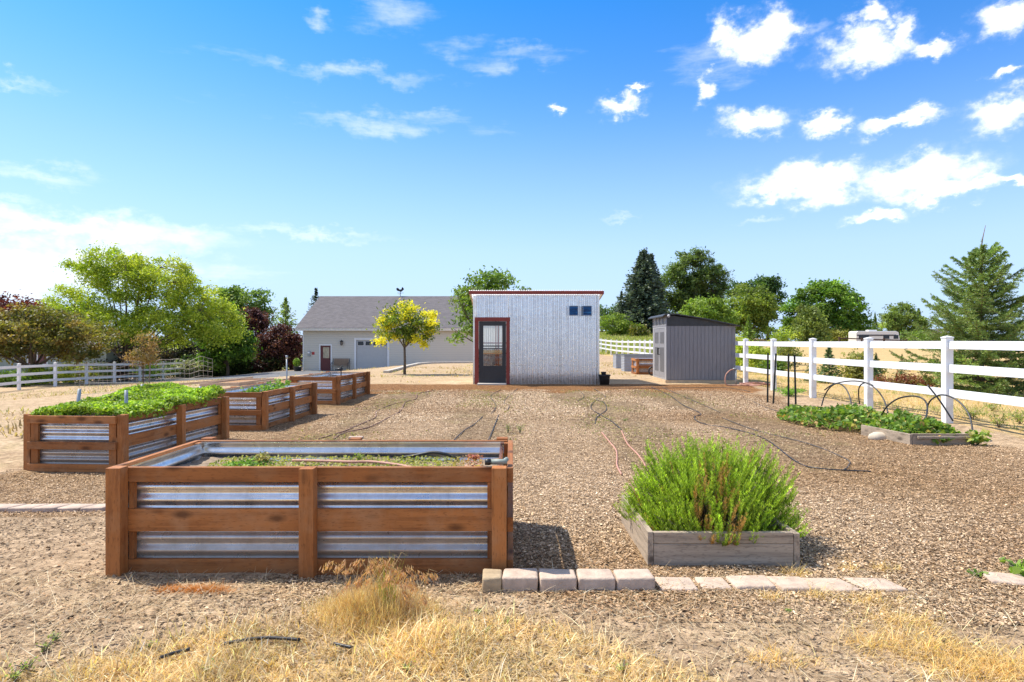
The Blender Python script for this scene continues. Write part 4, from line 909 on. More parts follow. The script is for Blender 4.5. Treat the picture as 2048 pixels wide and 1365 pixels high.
# ---------------------------------------------------------------- grey resin shed
SX, SY = 5.36, 21.7; SW, SD = (1470 - 1333) / F * SY, 2.35
sh = empty('resin_shed', 'grey plank resin storage shed with dark lean-to roof', 'shed', (SX, SY, .0), R(-1.5))
M['shed_grey'] = pmat('grey_resin_siding', (.225, .215, .215), .6, 0, .12, 5, (6, 6, .6), .15, 60)
M['shed_light'] = pmat('light_grey_resin', (.34, .335, .345), .55, 0, .05); M['shed_door'] = pmat('door_grey_resin', (.25, .245, .26), .55, 0, .08)
M['shed_roof'] = pmat('dark_resin_roof', (.035, .036, .038), .55, 0, .25, 7)
zw, zb_ = HC + 30 / F * SY, .10
MB().box(-.04, SW + .04, -.04, SD + .04, -.05, .09).build('base_skid', pmat('pale_plywood', (.55, .40, .24), .8, 0, .15), sh)
mb = MB(); npk = 18; pw = SW / npk
for k in range(npk): mb.box(k * pw + (.012 if k else 0), (k + 1) * pw - .002, 0, .03, zb_, zw)
mb.box(0.005, SW - .005, .012, .028, zb_ + .002, zw - .002)
mb.build('side_wall', M['shed_grey'], sh)
mb = MB(); mb.box(SW - .03, SW, .03, SD, zb_, zw); mb.box(0, SW - .03, SD - .03, SD, zb_, zw); mb.build('side_wall', M['shed_grey'], sh)
mb = MB(); mb.box(-.002, .028, .031, .24, zb_, zw); mb.box(-.002, .028, SD - .24, SD - .031, zb_, zw); mb.box(-.002, .028, .24, SD - .24, zw - .06, zw); mb.box(0, .028, .24, SD - .24, zb_, zb_ + .05); mb.build('corner_post', M['shed_light'], sh)
ym = SD / 2
for s in (0, 1):
    y0_, y1_ = (.245, ym - .008) if s == 0 else (ym + .008, SD - .245)
    d_ = MB().box(.004, .024, y0_, y1_, zb_ + .055, zw - .065).build('door', M['shed_door'], sh, bevel=.003)
    mb = MB(); wd = (y1_ - y0_)
    for z0_, z1_ in ((zb_ + .25, 1.22), (1.36, zw - .2)):
        for k in range(4):
            yy = y0_ + wd * (.2 + .18 * k); mb.box(-.004, .003, yy, yy + .045, z0_, z1_)
    mb.build('door_slots', M['char'], d_)
    yy = y1_ - .09 if s == 0 else y0_ + .05
    mb = MB(); mb.bar((-.05, yy + .02, .95), (-.05, yy + .02, 1.2), .02, .03); mb.bar((-.05, yy + .02, .96), (.003, yy + .02, .96), .02, .02); mb.bar((-.05, yy + .02, 1.19), (.003, yy + .02, 1.19), .02, .02); mb.build('handle', M['black_plastic'], d_)
# tall front transom band and dark gables
zt1, zt2 = 2.36, 2.04
mb = MB(); mb.box(-.01, .02, .0, SD, zw + .002, zw + .05); mb.box(-.01, .02, 0, SD, zt1 - .05, zt1)
for k in range(5): y_ = SD * k / 4; mb.box(-.008, .018, max(0, y_ - .05), min(SD, y_ + .05), zw + .05, zt1 - .05)
mb.build('transom_frame', M['shed_door'], sh)
MB().box(.004, .010, .05, SD - .05, zw + .05, zt1 - .05).build('transom_pane', pmat('smoky_pane', (.30, .28, .24), .25, 0, .2), sh)
mb = MB()
for y0_, y1_ in ((-.006, .02), (SD - .02, SD + .006)): mb.prism([(.02, zw + .002), (SW + .01, zw + .002), (SW + .01, zt2 - .05), (SW * .55, zt1 - .17), (.02, zt1 - .01)], y0_, y1_)
build_each(mb, 'gable_panel', M['shed_roof'], sh)
mb = MB(); pr = [(-.16, zt1 - .035), (-.06, zt1 + .03), (.3, zt1 + .045), (SW * .55, zt1 - .12), (SW + .12, zt2 - .05)]
up_p = pr + [(x_, z_ - .045) for x_, z_ in reversed(pr)]
mb.prism(up_p, -.12, SD + .12); mb.build('roof', M['shed_roof'], sh, bevel=.008)
mb = MB(); mb.tube([(.05, -.1, zt1 - .03), (.05, -.15, zt1 - .06)], [.05, .045], 12); mb.build('lamp_bracket', pmat('pale_plastic', (.5, .5, .5), .5), sh)

# standpipe and pink hose coil by the fence
sp = gp(1472, 771)
t = empty('standpipe', 'grey garden standpipe with tap between the shed and fence', 'tap', sp)
MB().tube([(0, 0, -.1), (0, 0, .54)], .022, 10).build('riser_pipe', M['grey_post'], t, smooth=True)
MB().tube([(.03, 0, .54), (-.06, 0, .55), (-.10, 0, .53)], [.03, .03, .022], 10).build('tap_head', M['grey_post'], t, smooth=True)
hp = [sp + Vector((-.09, -.02, .53)), sp + Vector((-.2, -.03, .50)), sp + Vector((-.34, -.05, .36)), sp + Vector((-.38, -.08, .16)), sp + Vector((-.33, -.1, .03)), sp + Vector((-.1, -.15, .02)), sp + Vector((.2, -.2, .02))]
cc_ = sp + Vector((.62, -.12, 0))
for k in range(26): an = k * .72 - 2.6; rr = .34 + .07 * math.sin(k * 1.7); hp.append(cc_ + Vector((math.cos(an) * rr * 1.35, math.sin(an) * rr, .02 + .002 * k + .015 * (k % 3))))
hose('garden_hose', 'faded pink garden hose coiled beside the fence post', 'hose', hp, .017, M['pink_hose'], sub=5)

# ---------------------------------------------------------------- things behind the resin shed
rbx = make_bed('raised_bed', 'brown timber raised bed half hidden behind the resin shed', Vector((6.55, 27.6, 0)), 0, L=2.3, D=1.0, H=.68, soil_z=.5)
def metal_box(label, x, y, w, d, h):
    t = empty('metal_planter', label, 'planter', (x, y, G(x, y)), 0, 'pale metal planters behind the resin shed')
    mb = MB()
    for o_, u_, n_, W_ in (((-w / 2, -d / 2, 0), (1, 0, 0), (0, -1, 0), w), ((-w / 2, d / 2, 0), (1, 0, 0), (0, 1, 0), w), ((-w / 2, -d / 2, 0), (0, 1, 0), (-1, 0, 0), d), ((w / 2, -d / 2, 0), (0, 1, 0), (1, 0, 0), d)):
        mb.corr(o_, (0, 0, 1), u_, n_, h, W_, .076, .008, 6)
    mb.build('metal_wall', pmat('pale_grey_steel', (.36, .38, .41), .45, .3, .06), t, smooth=True)
    mb = MB()
    for y0_, y1_, x0_, x1_ in ((-d / 2 - .02, -d / 2 + .02, -w / 2 - .02, w / 2 + .02), (d / 2 - .02, d / 2 + .02, -w / 2 - .02, w / 2 + .02), (-d / 2 + .02, d / 2 - .02, -w / 2 - .02, -w / 2 + .02), (-d / 2 + .02, d / 2 - .02, w / 2 - .02, w / 2 + .02)): mb.box(x0_, x1_, y0_, y1_, h, h + .03)
    mb.build('rim', M['grey_post'], t); MB().box(-w / 2 + .02, w / 2 - .02, -d / 2 + .02, d / 2 - .02, h - .1, h - .06).build('soil', M['soil'], t)
metal_box('farther pale metal planter behind the resin shed', 6.6, 33.5, 2.2, 1.0, .72)
metal_box('nearer pale metal planter overlapping the timber bed behind the shed', 6.45, 30.2, 2.2, .9, .74)
wb = empty('wheelbarrow', 'red wheelbarrow peeking out behind the resin shed', 'wheelbarrow', (6.45, 26.2, 0))
MB().add([(-.4, -.3, .62), (.5, -.3, .62), (.5, .3, .62), (-.4, .3, .62), (-.15, -.2, .36), (.3, -.2, .36), (.3, .2, .36), (-.15, .2, .36)], [(4, 5, 6, 7), (0, 1, 5, 4), (1, 2, 6, 5), (2, 3, 7, 6), (3, 0, 4, 7)]).build('tray', pmat('red_enamel', (.45, .06, .035), .4, 0, .1), wb, solid=.01)
mb = MB()
for s in (-1, 1): mb.tube([(-.55, 0.05 * s, .2), (0, .2 * s, .34), (.95, .28 * s, .55)], .02, 8); mb.tube([(.35, .22 * s, .4), (.42, .24 * s, 0)], .016, 8)
mb.build('frame', M['dark_metal'], wb, smooth=True)
mb = MB(); mb.tube([(-.55 + .17 * math.cos(k * .3927), 0, .19 + .17 * math.sin(k * .3927)) for k in range(17)], .035, 8); mb.build('wheel', M['black_plastic'], wb, smooth=True)

# ---------------------------------------------------------------- white vinyl fences
def fence(name, label, pts, posts_h=1.50, pw=.13, rails=(.53, .96, 1.37), rh=.14, lean=0):
    t = empty(name, label, 'fence', (0, 0, 0))
    for i, p in enumerate(pts):
        z = G(p[0], p[1])
        d = Vector(pts[min(i + 1, len(pts) - 1)]) - Vector(pts[max(i - 1, 0)]); a_ = math.atan2(d.x, d.y)
        Mx = Matrix.Translation((p[0], p[1], z)) @ Matrix.Rotation(-a_, 4, 'Z')
        mb = MB(); mb.box(-pw / 2, pw / 2, -pw / 2, pw / 2, -.15, posts_h - .012, M=Mx)
        mb.box(-pw / 2 - .008, pw / 2 + .008, -pw / 2 - .008, pw / 2 + .008, posts_h - .012, posts_h + .012, M=Mx)
        c = Mx @ Vector((0, 0, posts_h + .035)); k = [Mx @ Vector((sx_ * pw / 2, sy_ * pw / 2, posts_h + .013)) for sx_, sy_ in ((-1, -1), (1, -1), (1, 1), (-1, 1))]
        mb.add(k + [c], [(0, 1, 4), (1, 2, 4), (2, 3, 4), (3, 0, 4)]); mb.build('post', M['vinyl'], t, bevel=.003)
        if i < len(pts) - 1:
            q = pts[i + 1]; a3_, b3_ = Vector((p[0], p[1], z)), Vector((q[0], q[1], G(*q))); u_ = (b3_ - a3_).normalized() * (pw / 2 - .01)
            for h in rails: MB().bar(a3_ + u_ + Vector((0, 0, h)), b3_ - u_ + Vector((0, 0, h)), .04, rh).build('rail', M['vinyl'], t, bevel=.003)
    return t
FX = [(7.62, 8.56), (7.66, 11.0), (7.68, 13.46), (7.70, 16.0), (7.72, 18.45), (7.74, 20.7), (7.74, 23.1)]
ctrl = [(7.74, 23.1), (8.7, 34), (10.0, 46), (10.1, 55), (9.5, 65), (9.0, 76), (8, 88)]
path = []; acc_ = 0
dens = []
for (xa, ya), (xb, yb) in zip(ctrl[:-1], ctrl[1:]):
    for k in range(60): dens.append((xa + (xb - xa) * k / 60, ya + (yb - ya) * k / 60))
dens = [(sum(d[0] for d in dens[max(0, i - 40):i + 40]) / len(dens[max(0, i - 40):i + 40]), d[1]) for i, d in enumerate(dens)]
last = FX[-1]
for d in dens:
    if math.hypot(d[0] - last[0], d[1] - last[1]) >= 2.44: path.append(d); last = d
fence('white_fence', 'long white three rail vinyl fence along the right side curving far back', [(7.58, 3.9), (7.6, 6.34)] + FX + path)
LF = [(-24.9, 24.6), (-25.5, 27.5), (-26.0, 30.4), (-26.35, 33.4), (-26.6, 36.4), (-26.75, 39.3), (-26.85, 42.2), (-26.85, 45.1), (-26.8, 48.0), (-26.75, 51.0)]
fence('white_fence', 'white three rail vinyl fence on the far left under the trees', LF, posts_h=1.38, rails=(.38, .80, 1.22))

# ---------------------------------------------------------------- garage
GZ0 = -.97; GYF = 50.5; s_ = F / GYF
gxl, gxr = (606 - 1024) / s_, 2.0
ga = empty('garage', 'grey lap sided garage with a long grey shingle roof', 'garage', (0, GYF, GZ0))
m_, nt, b = newmat('grey_lap_siding'); v = coords(nt, rnd=False); sp_ = nt.nodes.new('ShaderNodeSeparateXYZ'); nt.links.new(v, sp_.inputs[0])
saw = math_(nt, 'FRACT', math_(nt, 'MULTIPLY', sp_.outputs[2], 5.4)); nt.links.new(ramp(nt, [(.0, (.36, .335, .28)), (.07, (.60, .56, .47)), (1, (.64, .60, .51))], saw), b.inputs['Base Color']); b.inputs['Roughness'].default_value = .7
bump(nt, b, saw, .5, .02); M['siding'] = m_
m_, nt, b = newmat('grey_shingle_roof'); v = coords(nt, rnd=False)
bk = nn(nt, 'ShaderNodeTexBrick', inp={'Scale': 1.0, 'Mortar Size': .008, 'Brick Width': .32, 'Row Height': .135, 'Color1': (.08, .074, .08, 1), 'Color2': (.14, .128, .135, 1), 'Mortar': (.07, .07, .075, 1), 'Bias': .1})
nt.links.new(v, bk.inputs['Vector']); c = mixc(nt, math_(nt, 'MULTIPLY', noise(nt, v, 2.5, 5, .65), .45), bk.outputs['Color'], (.16, .135, .115)); nt.links.new(c, b.inputs['Base Color']); b.inputs['Roughness'].default_value = .95; M['shingle'] = m_
gl_ = lambda px: (px - 1024) / s_
gh_ = lambda py: HC - (py - 682) / s_ - GZ0
eave = gh_(660); ridge_dz, run = 2.75, 6.2
wl_ = MB(); D_ = 12.0
dx0, dx1, dtp = gl_(641), gl_(661.5), gh_(691); ox0, ox1, otp = gl_(712.5), gl_(774.5), gh_(680)
wl_.box(gxl, dx0, 0, .15, -.3, eave); wl_.box(dx0, dx1, 0, .15, dtp, eave); wl_.box(dx1, ox0, 0, .15, -.3, eave); wl_.box(ox0, ox1, 0, .15, otp, eave); wl_.box(ox1, gxr, 0, .15, -.3, eave)
wl_.box(gxr - .15, gxr, .15, D_, -.3, eave); wl_.box(gxl, gxr - .15, D_ - .15, D_, -.3, eave)
def yz_prism(mb, pts, x0, x1):
    n_ = len(pts); vs = [(x, y, z) for x in (x0, x1) for y, z in pts]
    mb.add(vs, [tuple(range(n_)), tuple(range(2 * n_ - 1, n_ - 1, -1))] + [(i, n_ + i, n_ + (i + 1) % n_, (i + 1) % n_) for i in range(n_)])
yz_prism(wl_, [(.15, -.3), (D_ - .15, -.3), (D_ - .15, eave), (D_ / 2, eave + 2.4), (.15, eave)], gxl, gxl + .15)
wl_.build('wall', M['siding'], ga)
ry = D_ / 2; ez = eave + .05; rz_ = gh_(600) + ry * .105
sl = Vector((0, ry + .5, rz_ - ez)); Ls = sl.length; ang = math.atan2(sl.z, sl.y)
for s in (1, -1):
    mb = MB(); mb.box(gxl - .45, gxr + .45, 0, Ls, 0, .12); o = mb.build('roof', M['shingle'], ga)
    o.location = (0, -.5, ez) if s == 1 else (gxl + gxr, D_ + .5, ez); o.rotation_euler = (ang, 0, 0 if s == 1 else math.pi)
    if s == -1: o.rotation_euler = (ang, 0, math.pi)
mb = MB(); mb.box(gxl - .45, gxr + .45, -.54, -.5, ez - .12, ez + .10); mb.build('gutter', pmat('cream_gutter', (.68, .62, .52), .5), ga)
mb = MB(); mb.bar((gxl - .44, -.5, ez - .03), (gxl - .44, ry, rz_ - .02), .03, .2); mb.build('barge_board', M['white_paint'], ga)
mb = MB(); mb.box(gxl - .012, gxl + .06, -.02, -.003, -.1, eave - .05); mb.build('corner_board', M['white_paint'], ga)
mb = MB()
for px in (726.5 - 0, 826, 912):
    x = gl_(px); mb.box(x - .02, x + .02, -.012, -.002, 0 if px > 800 else otp + .25, eave - .05)
build_each(mb, 'wall_batten', M['siding'], ga)
# entry door
mb = MB(); mb.box(dx0 - .10, dx0, -.04, .06, 0, dtp + .1); mb.box(dx1, dx1 + .10, -.04, .06, 0, dtp + .1); mb.box(dx0, dx1, -.04, .06, dtp, dtp + .1); build_each(mb, 'door_frame', M['white_paint'], ga)
dd = MB(); w0, w1, wz0, wz1 = dx0 + .2, dx1 - .13, dtp - 1.02, dtp - .14
dd.box(dx0, w0, .02, .06, -.02, dtp); dd.box(w1, dx1, .02, .06, -.02, dtp); dd.box(w0, w1, .02, .06, -.02, wz0); dd.box(w0, w1, .02, .06, wz1, dtp); dd.box(dx0 + .18, dx1 - .18, .012, .02, .2, .85)
dd = dd.build('entry_door', pmat('burgundy_paint', (.115, .018, .016), .45, 0, .1), ga)
MB().box(w0, w1, .03, .05, wz0, wz1).build('pane', pmat('bright_curtained_pane', (.42, .36, .24), .2, 0, .3, 6), dd)
MB().tube([(dx1 - .09, -.04, .98), (dx1 - .09, .02, .98)], .03, 10).build('handle', M['dark_metal'], dd)
# overhead door
mb = MB(); mb.box(ox0 - .16, ox0, -.03, .1, 0, otp + .16); mb.box(ox1, ox1 + .16, -.03, .1, 0, otp + .16); mb.box(ox0, ox1, -.03, .1, otp, otp + .16); build_each(mb, 'door_frame', M['white_paint'], ga)
od = MB()
nr = 4; rh_ = otp / nr
for k in range(nr): od.box(ox0, ox1, .06, .1, k * rh_ + .008 - (.02 if k == 0 else 0), (k + 1) * rh_ - .008)
od.box(ox0, ox1, .075, .12, 0, otp)
od = od.build('overhead_door', pmat('door_cream_grey', (.47, .465, .44), .6, 0, .04), ga)
for k in range(4):
    x0_ = ox0 + .12 + k * .62; fr_ = MB().box(x0_ - .03, x0_ + .49, .05, .062, otp - .46, otp - .08).build('window', pmat('door_cream_trim', (.6, .58, .54), .5) if k == 0 else bpy.data.materials['door_cream_trim'], od)
    MB().box(x0_, x0_ + .46, .045, .0515, otp - .43, otp - .11).build('pane', pmat('dark_pane', (.012, .014, .016), .08) if k == 0 else bpy.data.materials['dark_pane'], fr_)
# wall lamp, meters
t = empty('wall_lantern', 'black carriage lantern on the garage wall between the doors', 'lamp', (gl_(684), GYF - .16, GZ0 + gh_(685)))
MB().lathe([(0, .2), (.03, .19), (.14, .08), (.14, .06)], seg=12).build('lamp_top', M['dark_metal'], t)
MB().lathe([(.11, .06), (.09, -.2), (0, -.24)], seg=12).build('lamp_glass', pmat('dim_glass', (.10, .09, .08), .2), t)
MB().bar((0, .01, .1), (0, .158, .1), .05, .05).build('bracket', M['dark_metal'], t)
t = empty('electric_meter', 'round grey electric meter on the garage corner', 'meter', (gl_(619), GYF, GZ0 + gh_(707)))
MB().box(-.12, .12, -.1, -.002, -.22, .2).build('box', M['grey_post'], t, bevel=.02); MB().tube([(0, -.1, .05), (0, -.2, .05)], .1, 16).build('dial', pmat('meter_glass', (.6, .6, .6), .2), t, smooth=True)
tag(MB().box(-.11, .11, -.03, -.002, -.11, .11).build('red_sign', pmat('red_plate', (.42, .035, .03), .5), loc=(gl_(626.5), GYF, GZ0 + gh_(706.5)), bevel=.01), 'small square red sign beside the electric meter', 'sign')
# bench
t = empty('bench', 'tan slatted metal bench against the garage wall', 'bench', (gl_(684), GYF - .55, GZ0))
tanm = pmat('tan_bench_slats', (.26, .17, .105), .6, 0, .15)
mb = MB()
for k in range(7): mb.box(-.62, .62, -.22 + .07 * k, -.16 + .07 * k, .42, .45)
mb.build('seat', tanm, t)
mb = MB()
for k in range(6): mb.box(-.60, .60, .29 + .02 * k, .315 + .02 * k, .48 + .09 * k, .56 + .09 * k)
mb.build('backrest', tanm, t)
for s in (-1, 1):
    mb = MB(); mb.tube([(s * .66, -.22, 0), (s * .66, -.2, .62), (s * .66, -.1, .68), (s * .66, .27, .66)], .022, 8); mb.build('arm', M['dark_metal'], t, smooth=True)
    MB().tube([(s * .66, .3, 0), (s * .66, .25, .44), (s * .66, .42, 1.02)], .022, 8).build('leg', M['dark_metal'], t, smooth=True)
# potted plant
t = empty('planter_pot', 'dark round pot with a small green shrub at the garage corner', 'plant pot', (gl_(603), GYF - .9, GZ0))
MB().lathe([(0, 0), (.25, 0), (.33, .36), (.36, .40), (.3, .4), (.28, .33), (0, .33)], seg=20).build('pot', M['black_plastic'], t, smooth=True)
n = 900; q = unit(rng.normal(size=(n, 3))) * rng.uniform(.3, 1, (n, 1)) ** .5 * np.array([.28, .28, .36]) + np.array([-.08, 0, .72])
leaves('foliage', q, rng.uniform(.06, .12, n), pal(n, [(.22, .34, .04), (.3, .4, .06), (.12, .22, .03)], .15), M['leaf'], t)
mb = MB(); mb.tube([(.36, 0, .1), (.38, 0, .8), (.3, 0, .98)], .015, 6); mb.build('trellis_hoop', M['grey_post'], t)
# weathervane
t = empty('weathervane', 'black rooster weathervane on the garage roof ridge', 'weathervane', (gl_(801) * 1.12, GYF + ry, GZ0 + rz_))
MB().tube([(0, 0, 0), (0, 0, .55)], .025, 6).build('rod', M['dark_metal'], t)
mb = MB(); mb.prism([(-.32, .62), (-.18, .56), (.08, .5), (.22, .62), (.34, .74), (.26, .86), (.2, .94), (.12, .86), (.1, .74), (-.06, .7), (-.14, .8), (-.3, .88), (-.38, .78)], -.015, .015); mb.build('rooster', M['dark_metal'], t)
mb = MB(); mb.bar((-.3, 0, .4), (.3, 0, .4), .025, .025); mb.bar((0, -.3, .36), (0, .3, .36), .025, .025); mb.build('direction_arms', M['dark_metal'], t)

# house on the far left, mostly behind the crab apple
t = empty('house', 'grey green house with a red window behind the left fence', 'house', (-45, 57, -1.5))
MB().box(-12, 8, 0, 7, -.3, 2.7).build('wall', pmat('sage_siding', (.30, .33, .29), .8, 0, .08), t)
mb = MB(); yz_prism(mb, [(-.6, 2.6), (7.6, 2.6), (3.5, 4.3)], -12.5, 8.5); mb.build('roof', M['shingle'], t)
for wx in (1.75, ):
    f_ = MB().box(wx - .95, wx + .95, -.06, -.002, .75, 2.35).build('window', M['white_paint'], t)
    mb = MB(); mb.box(wx - .82, wx - .06, -.068, -.058, .87, 2.23); mb.box(wx + .06, wx + .82, -.068, -.058, .87, 2.23); mb.build('pane', pmat('red_curtain_pane', (.12, .025, .03), .3), f_)

# ---------------------------------------------------------------- low timber frames with orange mulch
def low_frame(label, corners):
    c = [Vector(p) for p in corners]; t = empty('timber_frame', label, 'planter', c[0], 0, 'low timber frames left of the raised beds')
    pl = pmat('pale_timber', (.50, .36, .24), .8, 0, .15, 8) if 'pale_timber' not in bpy.data.materials else bpy.data.materials['pale_timber']
    for i in range(4):
        a_, b_ = c[i] - c[0], c[(i + 1) % 4] - c[0]; u_ = (b_ - a_).normalized() * .021
        MB().bar(a_ + u_ + Vector((0, 0, .03)), b_ + (-u_ if i % 2 else u_) + Vector((0, 0, .03 + .002 * i)), .04, .16).build('board', pl, t, bevel=.004)
    mb = MB(); mb.add([p - c[0] + Vector((0, 0, .06)) for p in c], [(0, 1, 2, 3)])
    mb.build('mulch_fill', pmat('orange_mulch_fill', (.34, .18, .075), .95, 0, .5, 30, bmp=.8) if 'orange_mulch_fill' not in bpy.data.materials else bpy.data.materials['orange_mulch_fill'], t)
def gz3(x, y): return (x, y, G(x, y))
low_frame('low timber frame nearest the greens bed, filled with orange mulch', [gz3(-10.1, 20.2), gz3(-8.8, 20.1), gz3(-8.6, 22.6), gz3(-9.9, 22.7)])
low_frame('low timber frame behind the farthest raised bed, filled with orange mulch', [gz3(-8.3, 20.3), gz3(-6.9, 20.2), gz3(-6.6, 23.2), gz3(-8.0, 23.4)])
low_frame('third low timber frame farthest left along the driveway', [gz3(-13.2, 23.6), gz3(-10.3, 23.4), gz3(-10.2, 24.6), gz3(-13.1, 24.8)])

# ---------------------------------------------------------------- wire fencing
def wire_panel(label, p, q, h, sag, nx=16, nz=6):
    p, q = Vector(p), Vector(q); mb = MB()
    top = lambda t_: h + sag * (math.sin(t_ * 9.0) * .5 + math.sin(t_ * 17 + 1) * .3 + math.sin(t_ * math.pi) * .6)
    for k in range(nx + 1):
        t_ = k / nx; b_ = p.lerp(q, t_); b_.z = G(b_.x, b_.y); mb.tube([b_, b_ + Vector((0, 0, top(t_)))], .005, 4)
    for j in range(1, nz + 1):
        mb.tube([(lambda b_: Vector((b_.x, b_.y, G(b_.x, b_.y) + top(k / 40) * (j / nz) ** .8)))(p.lerp(q, k / 40)) for k in range(41)], .006, 4)
    tag(mb.build('wire_fence', pmat('weathered_wire', (.42, .38, .34), .6, .4) if 'weathered_wire' not in bpy.data.materials else bpy.data.materials['weathered_wire']), label, 'wire fence', 'sagging wire fencing round the saplings')
def on(px, Y): x = (px - 1024) / F * Y; return (x, Y, G(x, Y))
wire_panel('sagging wire fence left of the bronze sapling', on(150, 28), on(290, 31), 1.35, .10)
wire_panel('wavy wire fence right of the bronze sapling', on(312, 29), on(425, 30), 1.42, .16, 12)

# ---------------------------------------------------------------- strawberry bed, hoops, stakes
x0, x1, y0, y1 = 5.55, 6.42, 8.72, 9.75
sb_ = empty('low_bed_frame', 'low weathered board frame round the nearest strawberries', 'planter', (5.55, 8.72, 0))
MB().box(.04, .86, 0, .036, -.05, .155).build('board', M['grey_x'], sb_, bevel=.004); MB().box(0, .038, -.004, .036 + .95, -.05, .15, M=Matrix.Rotation(R(8), 4, 'Z')).build('board', M['grey_y'], sb_, bevel=.004)
MB().box(.10, .84, -.03, -.002, .09, .125).build('trim_strip', M['grey_x'], sb_, bevel=.004); MB().box(.862, .90, -.004, .95, -.05, .14).build('board', M['grey_y'], sb_, bevel=.004)
MB().box(.03, .86, .037, 1.0, -.05, .09).build('soil', M['soil'], sb_)
def straw_patch(name, label, cx, cy, rx, ry, h, n, seed):
    a_ = rng.uniform(0, 2 * np.pi, n); q = rng.uniform(0, 1, n) ** .5; x = cx + rx * q * np.cos(a_); y = cy + ry * q * np.sin(a_)
    z = gz(x, y) + h * (1 - .6 * q ** 3) * (.55 + .75 * vnoise(x, y, 3.2, seed)) * rng.uniform(.55, 1.1, n)
    c_ = pal(n, [(.12, .22, .03), (.19, .30, .045), (.28, .36, .07), (.07, .14, .02)], .2); yl = (rng.uniform(0, 1, n) < .13 * (1.6 - z / h))[:, None]
    c_ = np.where(yl, pal(n, [(.48, .38, .10), (.40, .24, .08), (.5, .42, .18)], .2), c_)
    leaves(name, np.stack([x, y, z], 1), rng.uniform(.05, .11, n), c_, M['leaf'], up=.5, asp=.8)
    tag(bpy.data.objects[name] if name in bpy.data.objects else None, label, 'strawberries', kind='stuff')
straw_patch('strawberry_patch', 'dense strawberry plants inside the low board frame', 6.0, 9.3, .50, .62, .30, 1500, 3)
straw_patch('strawberry_row', 'long strawberry row behind the board frame under the hoops', 5.75, 11.0, .95, 1.25, .27, 3300, 4)
for px, py, lab, r in ((1955, 890, 'strawberry plant outside the frame right end', .2), (1742, 858, 'strawberry plant at the frame back corner', .16), (1605, 838, 'strawberry plant leading the long row, nearest the stakes', .22)):
    leafy_plant('strawberry_plant', lab, 'plant', gp(px, py), .2, r, 130, .085, [(.14, .28, .03), (.24, .38, .06), (.40, .36, .1)], 'single strawberry plants by the frame', stems=9, asp=.8)
def arc(p, q, h, n=18, lean=(0, 0)):
    p, q = Vector(p), Vector(q); return [p.lerp(q, t / n) + Vector((lean[0], lean[1], h)) * (1 - abs(2 * t / n - 1) ** 2.4) for t in range(n + 1)]
def pt3(px, py, Y): return at(px, py, Y)
hoops = [([pt3(1643, 812, 12.2), pt3(1650, 790, 12.2), pt3(1662, 773, 12.0), pt3(1676, 767, 11.8), pt3(1690, 775, 11.6), pt3(1700, 795, 11.4), pt3(1702, 815, 11.2), pt3(1697, 838, 11.1)], 'small black hoop over the far strawberry row'),
         ([pt3(1649, 780, 12.4), pt3(1668, 768, 12.2), pt3(1700, 762, 12.0), pt3(1730, 765, 11.8), pt3(1752, 778, 11.5), pt3(1768, 800, 11.3), pt3(1776, 826, 11.0)], 'widest black hoop with one end in the air'),
         ([pt3(1719, 808, 12.3), pt3(1717, 785, 12.2), pt3(1720, 772, 12.1), pt3(1728, 766, 12.0), pt3(1738, 767, 11.9), pt3(1746, 771, 11.8)], 'broken short black hoop before the fence post'),
         ([pt3(1763, 830, 10.4), pt3(1775, 812, 10.2), pt3(1797, 797, 10.0), pt3(1825, 792, 9.7), pt3(1845, 797, 9.5), pt3(1854, 810, 9.4), pt3(1853, 830, 9.2), pt3(1842, 868, 9.0)], 'black hoop over the board frame left half'),
         ([pt3(1855, 812, 9.9), pt3(1862, 800, 9.8), pt3(1880, 790, 9.7), pt3(1903, 794, 9.5), pt3(1925, 810, 9.3), pt3(1940, 835, 9.1), pt3(1946, 868, 8.95)], 'black hoop over the board frame right end'),
         ([pt3(1855, 770, 9.9), pt3(1880, 802, 9.75), pt3(1906, 842, 9.6)], 'straight black rod leaning in the strawberry frame')]
for pts, lab in hoops: hose('hoop', lab, 'hoop', pts, .0125, M['black_pipe'], 'black pipe hoops over the strawberries')
for i, (px, py, tp, txp) in enumerate(((1535, 805, 706, 1536), (1546, 808, 707, 1552), (1577, 815, 708, 1577), (1592, 818, 709, 1589))):
    p = gp(px, py); h = (py - tp) / F * p.y
    lab = ('leftmost dark metal T post by the fence', 'leaning dark T post crossing the white fence post', 'third dark metal T post with clips', 'rightmost dark T post nearest the strawberries')[i]
    t = empty('t_post', lab, 'post', p, 0, 'dark metal posts standing before the fence'); dxl = (txp - px) / F * p.y
    dkg = bpy.data.materials.get('dark_green_steel') or pmat('dark_green_steel', (.012, .018, .016), .5, .2)
    mb = MB(); mb.bar((0, 0, -.1), (dxl, 0, h), .04, .006); mb.bar((.0, .016, -.1), (dxl, .016, h), .006, .03); mb.build('shaft', dkg, t)
    mb = MB()
    for k in range(14): mb.box(dxl * k / 14 - .008, dxl * k / 14 + .008, -.014, -.003, h * (.15 + .06 * k), h * (.15 + .06 * k) + .014)
    mb.build('studs', dkg, t)
p = gp(1757, 878); mb = MB(); mb.lathe([(0, -.04), (.12, -.03), (.145, .02), (.13, .065), (.07, .098), (0, .105)], seg=18)
for i, v_ in enumerate(mb.v): k = 1 + .07 * math.sin(v_[0] * 31 + v_[1] * 17); mb.v[i] = (v_[0] * k, v_[1] * .75 * k, v_[2])
tag(mb.build('pale_rock', M['rock'], loc=p, smooth=True), 'rounded pale rock beside the strawberry frame', 'rock')
